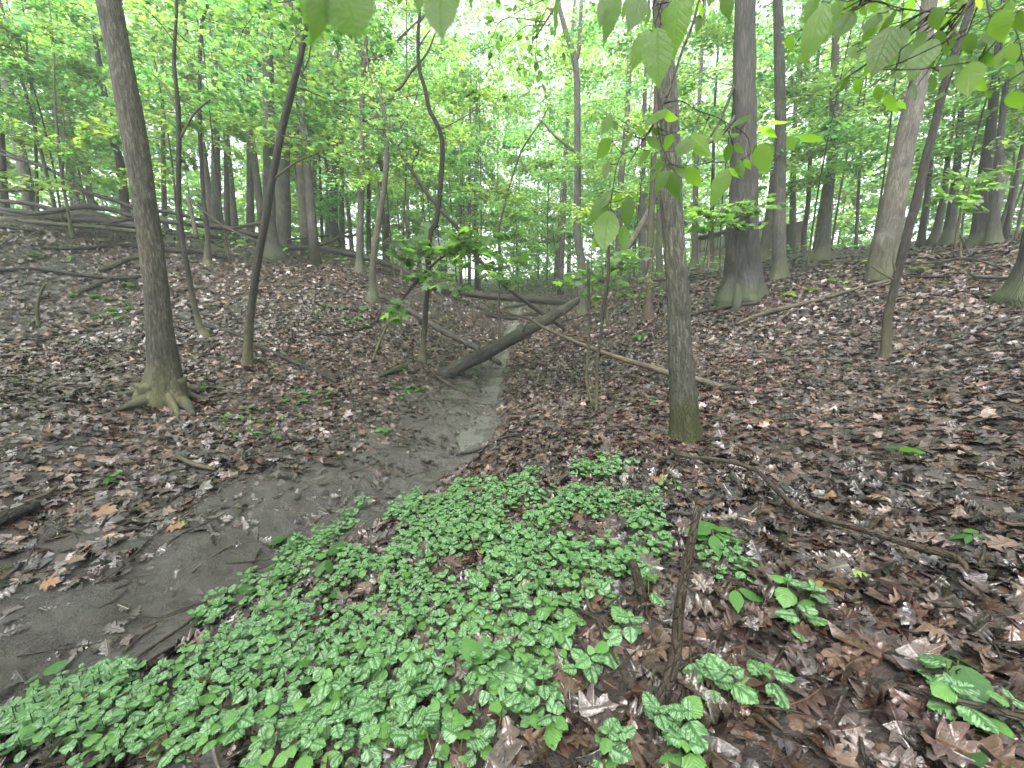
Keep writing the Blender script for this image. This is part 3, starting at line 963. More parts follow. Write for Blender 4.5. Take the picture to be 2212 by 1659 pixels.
tree('double-stemmed thin sapling between the stream and the mossy-footed tree',
     [(1286, 887, 9), (1289, 860, 8), (1290, 790, 7), (1297, 728, 7), (1306, 653, 7), (1314, 597, 7), (1315, 541, 6), (1316, 490, 5), (1312, 440, 4)], M_DARK, kind='sapling', flare=None, k=8,
     limbs=[[(1285, 885, 8), (1270, 846, 7), (1267, 790, 6), (1273, 728, 6), (1272, 653, 6), (1270, 560, 5)]])
tree('yellowish slim trunk with bare foot left of the mossy-footed tree',
     [(1399, 686, 20), (1402, 604, 16), (1404, 548, 15), (1408, 430, 14), (1414, 300, 12), (1418, 180, 10)], M_PALE, kind='slim_tree', crown=cr(4, 9, 8, 1.9, 130, .11))
tree('thin dark sapling leaning right beside the yellowish slim trunk',
     [(1370, 711, 6), (1379, 650, 5), (1396, 588, 4), (1404, 560, 3)], M_DARK, kind='sapling', flare=None, k=6, crown=cr(1.0, 1.8, 3, .9, 40, .1))
tree('huge dark furrowed tree with flaring mossy foot on the right slope',
     [(1598, 648, 78), (1602, 600, 70), (1603, 502, 68), (1606, 400, 62), (1607, 250, 52), (1608, 100, 48), (1610, 0, 46)], M_BIG, k=64, m=110, top=9, crown=cr(10, 16, 8, 4.0, 110, .28), flare=(.55, .5), ridges=.06, rough=.07, kind='huge_tree',
     roots=[((.2, .4), (1545, 655), (1500, 684)), ((.2, .4), (1632, 636), (1656, 642)), ((.16, .3), (1590, 668), (1570, 676))],
     limbs=[[(1618, 220, 10), (1590, 250, 9), (1560, 290, 7), (1530, 310, 5)], [(1600, 150, 6), (1560, 250, 5), (1535, 295, 4)]])
tree('second reddish stem fused to the right side of the huge dark tree',
     [(1628, 636, 44), (1626, 560, 34), (1625, 502, 30), (1624, 400, 26), (1622, 250, 18)], M_BIG, k=16, kind='fused_stem', flare=(.4, .3), ridges=.06, cat='tree stem')
tree('grey tree right of the huge dark tree at the yellow-leaved plants',
     [(1684, 601, 36), (1683, 560, 31), (1683, 510, 30), (1684, 404, 27), (1686, 280, 26), (1684, 155, 24), (1681, 31, 23), (1680, 0, 22)], M_GREY, k=16, kind='grey_tree', crown=cr(5, 9, 6, 2, 150, .12))
tree('pale grey leaning trunk glimpsed behind the huge dark tree',
     [(1652, 562, 32), (1658, 510, 26), (1668, 430, 22), (1680, 300, 18), (1690, 160, 14)], M_TAN, kind='pale_tree', k=12)
tree('dark-footed tree on the crest halfway between huge tree and pale tan tree',
     [(1770, 564, 46), (1777, 540, 32), (1781, 510, 28), (1784, 467, 28), (1791, 389, 24), (1801, 311, 22), (1802, 187, 20), (1805, 103, 18), (1808, 0, 16)], M_GREY, k=14, flare=(.5, .3), kind='grey_tree', crown=cr(4.5, 9, 8, 2.3, 150, .12))
tree('broad pale tan tree on the right slope behind the dark leaning sapling',
     [(1903, 600, 68), (1911, 526, 62), (1921, 498, 60), (1939, 389, 53), (1958, 295, 52), (1973, 218, 48), (1983, 180, 44), (2000, 60, 40), (2008, 0, 38)], M_TAN, k=48, m=70, top=9, crown=cr(10, 15, 7, 3.8, 110, .28), flare=(.2, .25), ridges=.03, kind='pale_tree')
tree('dark leaning sapling crossing in front of the broad pale tan tree',
     [(1913, 774, 27), (1916, 697, 23), (1925, 650, 20), (1936, 604, 20), (1952, 541, 24), (1967, 479, 23), (1980, 435, 24), (2000, 342, 23), (2017, 280, 21), (2036, 202, 22), (2048, 162, 22), (2070, 93, 20), (2089, 40, 20), (2101, 0, 18)],
     M_DARK, k=16, m=40, kind='leaning_tree', flare=(.25, .1), limbs=[[(2072, 90, 8), (2058, 60, 6), (2040, 35, 4)], [(2048, 162, 6), (2020, 148, 5), (1996, 140, 4)], [(2052, 165, 5), (2080, 152, 3)], [(1940, 610, 4), (1905, 590, 3), (1880, 575, 2)], [(1940, 600, 5), (1930, 570, 4), (1932, 540, 3)]])
tree('thick black-brown trunk at the far right crest',
     [(2118, 528, 66), (2123, 505, 52), (2127, 389, 38), (2138, 295, 28), (2150, 180, 22), (2160, 60, 16)], M_BIG, k=16, kind='dark_tree', flare=(.4, .3), crown=cr(3.4, 7, 9, 1.9, 150, .1))
tree('grey trunk pressed against the thick black-brown one at far right',
     [(2144, 528, 40), (2148, 470, 26), (2151, 404, 24), (2163, 280, 18), (2175, 150, 14)], M_GREY, k=12, kind='grey_tree')
tree('grey trunk left of the thick black-brown one at far right',
     [(2046, 524, 36), (2051, 498, 30), (2061, 420, 22), (2070, 330, 18), (2080, 200, 14)], M_GREY, k=12, kind='grey_tree', crown=cr(3, 9, 9, 2.2, 150, .12), Y=13.5)
tree('slim grey trunk just left of the pair of grey crest trunks',
     [(2015, 522, 26), (2023, 498, 22), (2039, 420, 16), (2052, 300, 12)], M_GREY, k=10, kind='grey_tree', Y=14.5)
tree('narrow trunk between the dark leaning sapling and the grey crest trunks',
     [(1990, 522, 18), (1992, 498, 16), (2005, 404, 14), (2016, 300, 11)], M_GREY, k=10, kind='grey_tree', Y=15)
tree('mossy tree foot cut off by the right edge of the view',
     [(2226, 640, 120), (2238, 560, 84), (2255, 440, 70), (2290, 200, 62), (2310, 60, 56)], M_BIG, k=20, kind='mossy_tree', flare=(.5, .25), top=0)
tree('dark trunk at the left edge behind the brush pile',
     [(8, 470, 34), (6, 430, 27), (3, 330, 20), (-4, 200, 16)], M_BIG, Y=14.5, kind='dark_tree', crown=cr(2.5, 7.5, 9, 2.2, 150, .12))
tree('short broken stump trunk behind the brush pile',
     [(62, 470, 28), (62, 432, 27), (62, 392, 25), (58, 380, 14)], M_DARK, Y=17, kind='broken_trunk', cat='tree stump', flare=None)
tree('pole-thin tree right of the broken stump trunk',
     [(80, 470, 9), (80, 435, 8), (75, 249, 8), (62, 155, 6), (55, 60, 4)], M_DARK, Y=15, kind='slender_tree', crown=cr(2.5, 7, 10, 2.0, 150, .11))
tree('thin pale-footed sapling standing in the brush pile',
     [(152, 487, 12), (150, 470, 8), (137, 404, 8), (126, 311, 8), (118, 202, 6), (116, 100, 4)], M_TAN, kind='sapling', flare=(.5, .1), crown=cr(2.2, 6, 9, 1.9, 150, .1), k=8, Y=12.6,
     limbs=[[(134, 390, 4), (138, 320, 3), (137, 230, 2)]])
tree('leaning dark trunk hidden behind the thick tan-barked tree',
     [(276, 480, 24), (271, 451, 23), (258, 342, 20), (246, 311, 18), (225, 200, 15), (205, 80, 12)], M_DARK, Y=17, kind='leaning_tree', crown=cr(4, 9, 10, 2.4, 150, .13))
tree('grey trunk left of the leaning dark trunk beyond the brush',
     [(200, 470, 17), (190, 389, 15), (191, 315, 14), (188, 200, 12), (186, 60, 9)], M_GREY, Y=22, kind='grey_tree', crown=cr(3, 11, 12, 2.6, 130, .17))
for lab, path, mt, Y in [
    ('trunk showing between the thick tan-barked and slender curving trees', [(357, 480, 14), (355, 448, 13), (352, 300, 10), (350, 150, 8)], M_GREY, 19),
    ('broad grey trunk left of the leaning dark tree beyond the brush', [(469, 500, 28), (467, 460, 25), (466, 330, 20), (464, 150, 15)], M_GREY, 20),
    ('narrow grey trunk beside the white gap beyond the brush', [(492, 495, 15), (491, 467, 14), (488, 300, 11), (486, 120, 8)], M_GREY, 22),
    ('grey trunk just left of the tall straight grey tree', [(541, 500, 20), (541, 467, 18), (540, 300, 15), (538, 120, 11)], M_GREY, 22),
    ('slim trunk third left of the leaning pair', [(656, 520, 14), (656, 467, 12), (657, 330, 10), (660, 160, 8)], M_GREY, 27),
    ('slim trunk second left of the leaning pair', [(678, 520, 13), (678, 467, 12), (680, 330, 10), (683, 160, 8)], M_GREY, 28),
    ('dark pole next left of the leaning pair', [(696, 520, 8), (694, 451, 7), (690, 330, 5), (688, 200, 4)], M_DARK, 25),
    ('trunk filling the gap right of the leaning pair', [(740, 530, 13), (739, 498, 12), (738, 380, 10), (742, 200, 8)], M_GREY, 26),
    ('dark trunk close right of the straight tree with forked roots', [(797, 545, 11), (796, 467, 10), (797, 358, 8), (790, 220, 6)], M_DARK, 24),
    ('dark trunk behind the crooked tree on the left slope', [(838, 560, 9), (837, 498, 8), (838, 380, 7), (842, 200, 5)], M_DARK, 24),
    ('pole-thin tree in front of the pale house', [(867, 600, 8), (871, 498, 5), (877, 373, 4), (880, 260, 3)], M_DARK, 16),
    ('thin trunk on the valley head right of the sinuous tree', [(995, 560, 7), (995, 485, 6), (996, 350, 5), (1000, 200, 4)], M_GREY, 30),
    ('thin trunk above the middle of the long black log', [(1014, 590, 8), (1014, 467, 7), (1015, 300, 5), (1017, 180, 4)], M_GREY, 28),
    ('slim trunk behind the dead snag right of the forked tree', [(1336, 600, 17), (1340, 404, 14), (1353, 280, 12), (1359, 155, 11), (1362, 60, 9)], M_GREY, 20),
    ('grey trunk half hidden left of the mossy-footed tree', [(1386, 600, 17), (1387, 560, 15), (1388, 400, 13), (1392, 240, 10)], M_GREY, 21),
    ('pale trunk touching the left side of the mossy-footed tree', [(1424, 595, 15), (1424, 560, 14), (1424, 400, 12), (1424, 200, 10)], M_TAN, 22),
    ('flaring trunk in front of the shed', [(1499, 581, 26), (1500, 560, 17), (1501, 536, 14), (1502, 435, 12), (1506, 300, 10)], M_GREY, 19),
    ('dark trunk against the shed windows', [(1536, 575, 14), (1537, 545, 11), (1537, 500, 10), (1540, 380, 8), (1543, 250, 6)], M_DARK, 21),
    ('thin sapling leaning right before the shed', [(1518, 588, 5), (1520, 570, 4), (1527, 536, 4), (1533, 490, 3)], M_DARK, 17),
    ('grey trunk right of the grey tree on the crest', [(1710, 550, 18), (1712, 498, 16), (1713, 380, 13), (1718, 240, 10)], M_GREY, 19),
    ('dark trunk left of the dark-footed crest tree', [(1736, 545, 14), (1737, 498, 12), (1746, 435, 11), (1752, 300, 9)], M_DARK, 20),
    ('pole-thin tree right of the dark-footed crest tree', [(1848, 540, 9), (1852, 467, 8), (1858, 350, 6), (1866, 220, 4)], M_GREY, 18),
    ('dark stem leaning right at the far right crest', [(2150, 520, 8), (2170, 460, 8), (2197, 383, 7), (2230, 280, 5)], M_DARK, 12),
    ('second dark stem leaning right at the right edge', [(2170, 505, 7), (2195, 440, 6), (2225, 360, 5)], M_DARK, 12.5),
]:
    w = path[0][2]
    tree(lab, path, mt, Y=Y, kind='slender_tree' if w < 10 else 'woodland_tree', k=8 if w < 12 else 12, flare=(.3, .2) if w >= 10 else None, rough=.05, m=16,
         crown=cr(4.2, min(5 + Y * .45, 14), int(6 + Y * .2), 2.3, 120, .1 + .0035 * Y, T=T_MAPL if Y < 22 else T_KITE) if w >= 7 else None)
tree('long thin bare sapling leaning right at the valley head',
     [(1078, 520, 4.5), (1082, 473, 4.5), (1122, 336, 4), (1166, 267, 3), (1185, 230, 2)], M_DARK, Y=15, kind='sapling', flare=None, k=6)

# --- the woods behind: trees that nothing tells apart
def back_tree(x, y, r, hgt, far):
    z = h1(x, y)
    mi = int(rng.integers(4))
    big = r > .08
    root = thing('background_tree', ('stout ' if big else 'thin ') + ['grey', 'dark', 'grey', 'pale'][mi] + ' tree of the woods beyond the ridge, half hidden by leaves', 'tree', (x, y, z), 'trees of the woods beyond the ridge')
    dx, dy = rng.normal(0, .05, 2) * hgt
    line = catmull(np.array([[0, 0, -.3], [dx * .2 + rng.normal(0, .1), dy * .2, hgt * .35], [dx * .6, dy * .6, hgt * .7], [dx, dy, hgt]]), 12)
    R = np.linspace(r, r * .35, 12)
    mb = MB(); lb = MB()
    tube(mb, line, R, 7, .05, flare=(.3, .3))
    d = math.hypot(x, y)
    vis = min(hgt, 1.6 + d * .66 - (z - CAM_H))
    n = int(max(7, (vis - 1.2) * (2.3 if r < .08 else 2.0) * (.8 if d < 24 else .6)))
    make_crown(lb, mb if d < 24 else None, line, R, (1.6 if rng.uniform() < .25 else 3.0) if r < .08 else 5.0, max(vis, 7), n, 2.1 if r < .08 else 3.3, 210, .1 + .004 * d, T_KITE)
    c = lb.build('crown', M_LEAF, root); c['kind'] = 'stuff'
    mb.build('trunk', [M_GREY, M_DARK, M_GREY, M_TAN][mi], root)


def understory(u, Y, h0, hh, n, L, nl, size, label, mt=None):
    x = (u - CX) / F_PX * Y; z = h1(x, Y)
    root = thing('understory_maple', label, 'sapling', (x, Y, z), 'young maples filling the understory')
    line = catmull(np.array([[0, 0, -.2], [rng.normal(0, .12), 0, hh * .4], [rng.normal(0, .3), 0, hh]]), 12)
    mb = MB(); lb = MB()
    R = np.linspace(.035, .012, 12)
    tube(mb, line, R, 7, .06)
    make_crown(lb, mb, line, R, h0, hh, n, L, nl, size, T_KITE)
    c = lb.build('crown', M_LEAF, root); c['kind'] = 'stuff'
    mb.build('trunk', mt or M_DARK, root)


for u, Y, h0, hh, n, L, nl, lab in [
    (60, 12.5, 2.4, 6.5, 11, 2.0, 210, 'behind the brush pile at far left'), (190, 13.5, 2.5, 7, 11, 2.0, 210, 'left of the thick tan-barked tree'), (420, 15, 3.2, 8, 11, 2.2, 210, 'beyond the slender curving tree'),
    (520, 14, 4.0, 8, 10, 2.0, 200, 'left of the tall straight grey tree'), (680, 19, 4.5, 10, 12, 2.4, 220, 'behind the leaning pair on the ridge'), (860, 17, 3.5, 9, 12, 2.3, 220, 'behind the sinuous tree'), (930, 23, 4, 12, 15, 2.8, 240, 'at the valley head left of its middle'),
    (1040, 21, 3.6, 11, 15, 2.7, 240, 'at the valley head in its middle'), (1120, 26, 3, 14, 17, 3.2, 250, 'at the valley head right of its middle'), (1180, 20, 4, 10.5, 13, 2.5, 230, 'left of the pale slim tree'), (1300, 24, 3, 13, 16, 3.0, 250, 'right of the forked tree'),
    (1360, 15, 3, 8.5, 11, 2.2, 210, 'behind the yellowish slim trunk'), (1540, 15, 3.4, 8, 9, 2.2, 190, 'left of the huge dark tree'), (1720, 13.5, 3.0, 7.5, 8, 2.1, 190, 'between the huge and dark-footed trees'), (1850, 12.5, 2.8, 7, 8, 2.1, 180, 'left of the broad pale tan tree'),
    (2020, 11.5, 2.4, 6, 7, 2.0, 170, 'right of the dark leaning sapling'), (2140, 11, 2.6, 6, 6, 2.0, 170, 'at the far right crest'), (1010, 27, 7, 20, 15, 3.2, 250, 'rising tall at the valley head'), (1085, 30, 8, 22, 16, 3.4, 250, 'rising tallest at the valley head'), (960, 25, 6, 17, 13, 3.0, 250, 'rising behind the sinuous tree'), (1000, 33, 3, 17, 18, 3.6, 250, 'far up the valley on the left'), (1160, 36, 3, 18, 18, 3.8, 250, 'far up the valley on the right')]:
    understory(u, Y, h0, hh, n, L, nl, .1 + .0045 * Y, 'young leafy maple ' + lab)

spots = []
tries = 0
while len(spots) < 120 and tries < 9000:
    tries += 1
    a = rng.uniform(-math.radians(57), math.radians(57)); d = math.sqrt(rng.uniform(13 ** 2, 50 ** 2))
    x, y = d * math.sin(a), d * math.cos(a)
    if abs(stream_dist(x, y)[0][0]) < 3.5 and y < 27: continue
    if y < 10 or (y < 23 and h1(x, y) < 2.9): continue
    if abs(a) < .22 and d < 21: continue
    if min([math.hypot(x - p, y - q) for p, q in spots] + [9]) < 2.0: continue
    if -17 < x < -2 and 42 < y < 56: continue
    if 10 < x < 22 and 22 < y < 34: continue
    spots.append((x, y))
    big = rng.uniform() < .42
    back_tree(x, y, rng.uniform(.12, .26) if big else rng.uniform(.035, .07), rng.uniform(13, 20) if big else rng.uniform(6, 11), d)

# far woods that read as one mass
def far_woods():
    mb = MB()
    n = 110000
    a = rng.uniform(-1.05, 1.05, n); d = rng.uniform(44, 70, n)
    x = d * np.sin(a); y = d * np.cos(a); z = 4.0 + rng.uniform(0, 1, n) ** 1.2 * 26
    keep = (fbm(a * 16, z * .3, 61) > .43) & ~((x > -22) & (x < 0) & (z < 10) & (rng.uniform(0, 1, n) < .8))
    x, y, z = x[keep], y[keep], z[keep]; n = len(x)
    nrm = np.stack([rng.normal(0, .6, n), rng.normal(0, .6, n), np.ones(n)], -1)
    M = frames(nrm, rng.normal(0, 1, (n, 3)))
    scatter(mb, T_KITE[0], M, np.stack([x, y, z], -1), rng.uniform(.35, .8, n), leaf_cols(n))
    tag(mb.build('far_woods', M_LEAF), kind='stuff')


far_woods()


def unseen_woods_behind():  # unseen trees added behind the camera to hold back light from there
    mb = MB(); lb = MB()
    for i in range(30):
        a = math.pi + rng.uniform(-2.05, 2.05); d = rng.uniform(6, 17)
        x, y = d * math.sin(a), d * math.cos(a)
        if y > 1.5 and abs(x) < 9: continue
        z = h1(x, y)
        line = catmull(np.array([[x, y, z - .3], [x + rng.normal(0, .3), y, z + 6], [x + rng.normal(0, .6), y, z + 13]]), 8)
        R = np.linspace(rng.uniform(.1, .28), .08, 8)
        tube(mb, line, R, 7, .05)
        make_crown(lb, None, line, R, 1.8, 13, 15, 3.2, 70, .36, T_KITE)
    o = tag(lb.build('unseen_woods_behind', M_LEAF), kind='stuff')
    tag(mb.build('trunks_of_unseen_woods', M_GREY), kind='stuff')


unseen_woods_behind()

# low green growth on the flat ground beyond the ridge
def undergrowth():
    mb = MB()
    n = 16000
    x = rng.uniform(-32, 32, n); y = rng.uniform(16, 48, n)
    z = H(x, y)
    k = (sstep(2.2, 3.4, z) * (fbm(x * .35, y * .35, 71) > .47) * rng.uniform(0, 1, n)) > .25
    k &= np.abs(stream_dist(x, y)[0]) > 3
    x, y, z = x[k], y[k], z[k]; n = len(x)
    nrm = np.stack([rng.normal(0, .35, n), rng.normal(0, .35, n), np.ones(n)], -1)
    scatter(mb, T_KITE[1], frames(nrm, rng.normal(0, 1, (n, 3))), np.stack([x, y, z + rng.uniform(.05, .5, n)], -1), rng.uniform(.14, .3, n), leaf_cols(n))
    tag(mb.build('undergrowth', M_LEAF), kind='stuff')


undergrowth()


def shrubs_beyond():
    mb = MB()
    n = 26000
    a = rng.uniform(-1.0, 1.0, n); d = rng.uniform(30, 46, n)
    x = d * np.sin(a); y = d * np.cos(a)
    z = H(x, y) + rng.uniform(0, 1, n) ** 1.4 * 6.5
    k = fbm(a * 18, d * .12 + z * .25, 83) > .44
    k &= ~((x > -17) & (x < -4) & (z > 6.5) & (y > 40))
    x, y, z = x[k], y[k], z[k]; n = len(x)
    nrm = np.stack([rng.normal(0, .5, n), rng.normal(0, .5, n), np.ones(n)], -1)
    scatter(mb, T_KITE[0], frames(nrm, rng.normal(0, 1, (n, 3))), np.stack([x, y, z], -1), rng.uniform(.2, .5, n), leaf_cols(n))
    tag(mb.build('shrub_foliage', M_LEAF), kind='stuff')


shrubs_beyond()

# ------------------------------------------------------------------ fallen logs, branches, sticks
def smooth_t(ts, us):
    inv = 1 / np.array(ts)
    if len(ts) < 3: return np.array(ts)
    s = np.linspace(0, 1, len(ts))
    c = np.polyfit(s, inv, 2 if len(ts) > 3 else 1)
    return 1 / np.maximum(np.polyval(c, s), 1e-3)


def log(label, path, mat, name='fallen_log', cat='log', t=None, k=8, rough=.1, sink=.35, group=None, twigs=(), m=None, lift=.03):
    """path: (u, v, width) picture points; t: None = lies on the ground, (t0, t1) = spans between two distances"""
    us = [q[:2] for q in path]
    if t is None:
        ts = smooth_t([gp(*q)[1] for q in us], us)
    else:
        s = np.r_[0, np.cumsum([math.dist(a, b) for a, b in zip(us[:-1], us[1:])])]; s = s / s[-1]
        ts = 1 / np.interp(s, np.linspace(0, 1, len(t)), [1 / q for q in t])
    P = np.array([px(u, v, tt) for (u, v), tt in zip(us, ts)])
    R = np.array([.5 * q[2] * tt / F_PX for q, tt in zip(path, ts)])
    if t is None:
        g = H(P[:, 0], P[:, 1]); P[:, 2] = np.maximum(.4 * P[:, 2] + .6 * (g + R * (1 - sink)), g + R * .4) + lift
    m = m or max(10, len(path) * 4)
    line = catmull(P, m)
    seg = np.linspace(0, 1, len(P))
    rr = np.interp(np.linspace(0, 1, m), seg, R)
    base = P[0]
    mb = MB()
    tube(mb, line - base, rr, k, rough, seed=int(rng.integers(1, 999)))
    if not twigs:
        o = mb.build(name, mat)
        o.location = base
        tag(o, label, cat, group)
        return o
    root = thing(name, label, cat, base, group)
    mb.build('stem', mat, root)
    for tw in twigs:
        q = np.array([px(u, v, tt) for u, v, w, tt in tw]); w = np.array([.5 * a[2] * a[3] / F_PX for a in tw])
        b2 = MB()
        l2 = catmull(q, 8)
        tube(b2, l2 - base, np.interp(np.linspace(0, 1, 8), np.linspace(0, 1, len(w)), w), 5, .1)
        b2.build('side_branch', mat, root)
    return root


tA = gp(955, 812)[1]
log('big wet log propped diagonally from the stream up to the right', [(952, 813, 29), (1000, 788, 29), (1060, 757, 28), (1120, 724, 26), (1180, 691, 23), (1225, 664, 19), (1247, 648, 15)], M_LOG, t=(tA, tA * 1.5), k=28, m=70, rough=.1, twigs=[[(1130, 716, 6, tA * 1.2), (1138, 700, 4, tA * 1.2), (1150, 694, 3, tA * 1.2)], [(1040, 766, 6, tA * 1.08), (1034, 750, 4, tA * 1.08)], [(1215, 668, 6, tA * 1.36), (1225, 690, 4, tA * 1.36)]])
log('long black fallen trunk lying across the head of the ravine', [(600, 530, 8), (631, 535, 10), (703, 539, 12), (752, 548, 13), (790, 557, 12), (843, 573, 12), (889, 594, 16), (936, 616, 18), (1014, 635, 15), (1104, 644, 14), (1160, 648, 16), (1200, 652, 15), (1222, 655, 7)], M_LOGD, t=(17, 16.5, 16.5, 17, 18.5), k=14, m=52, rough=.08)
log('medium brown log running from the crooked tree down into the stream', [(812, 638, 11), (858, 666, 12), (911, 691, 13), (951, 716, 14), (1014, 750, 14), (1045, 769, 12), (1082, 789, 8)], M_LOG, k=12, rough=.08)
tD = gp(1561, 843)[1]
log('long pale barkless pole slanting behind the mossy-footed tree', [(1032, 647, 3), (1091, 675, 5), (1141, 688, 6), (1166, 703, 6.5), (1219, 728, 8), (1281, 753, 9), (1343, 775, 11), (1405, 793, 13), (1443, 806, 14), (1505, 819, 14), (1563, 838, 14)], M_PALE, t=(tA * 1.25, tD * .985), k=12, m=44, rough=.06, cat='pole')
log('dead thin tree leaning from upper left across the sinuous tree to the ground',
    [(800, 235, 4), (812, 240, 5), (832, 288, 6), (858, 320, 7), (900, 385, 8), (936, 435, 9), (989, 494, 9), (1030, 555, 9), (1063, 591, 9), (1110, 633, 9), (1172, 678, 9), (1219, 711, 7)], M_LOGD, name='leaning_dead_tree', cat='dead tree', t=(10.5, 11, 12.2), k=9, m=44,
    twigs=[[(890, 372, 4, 11), (893, 345, 3, 11), (905, 325, 3, 11), (909, 300, 2, 11)], [(856, 318, 4, 10.9), (870, 300, 3, 11), (850, 275, 3, 11), (848, 262, 2, 11)], [(945, 445, 4, 11.2), (940, 430, 3, 11.2)], [(860, 285, 3, 10.8), (890, 235, 2.5, 10.8), (905, 190, 2, 10.8)]])
log('leaning grey-purple dead trunk behind the double-stemmed sapling', [(1296, 606, 15), (1331, 572, 15), (1372, 508, 14), (1400, 460, 13), (1418, 420, 12)], M_TAN, name='leaning_dead_tree', cat='dead tree', t=(13, 14))
log('pale smooth log lying on the right slope below the huge tree', [(1590, 704, 7), (1622, 694, 9), (1669, 675, 11), (1715, 666, 10), (1778, 651, 9)], M_PALE, k=10)
log('faded flat log right of the pale smooth one on the right slope', [(1784, 648, 6), (1850, 628, 7), (1918, 611, 6)], M_TAN)
log('dark stick below the grey crest tree', [(1634, 583, 5), (1700, 572, 5), (1732, 552, 4)], M_LOGD)
log('upper of two dark poles lying left of the huge tree', [(1488, 602, 4), (1561, 592, 4)], M_LOGD)
log('lower of two dark poles lying left of the huge tree', [(1486, 608, 5), (1520, 603, 5), (1563, 598, 4)], M_LOGD)
log('short dark log left of the huge tree foot', [(1488, 630, 5), (1528, 631, 4)], M_LOGD)
log('dark pole end showing left of the mossy-footed tree', [(1406, 609, 5), (1440, 608, 5)], M_LOGD)
log('dark root-like branch left of the huge tree foot', [(1490, 684, 6), (1560, 672, 7), (1640, 657, 6)], M_LOGD)
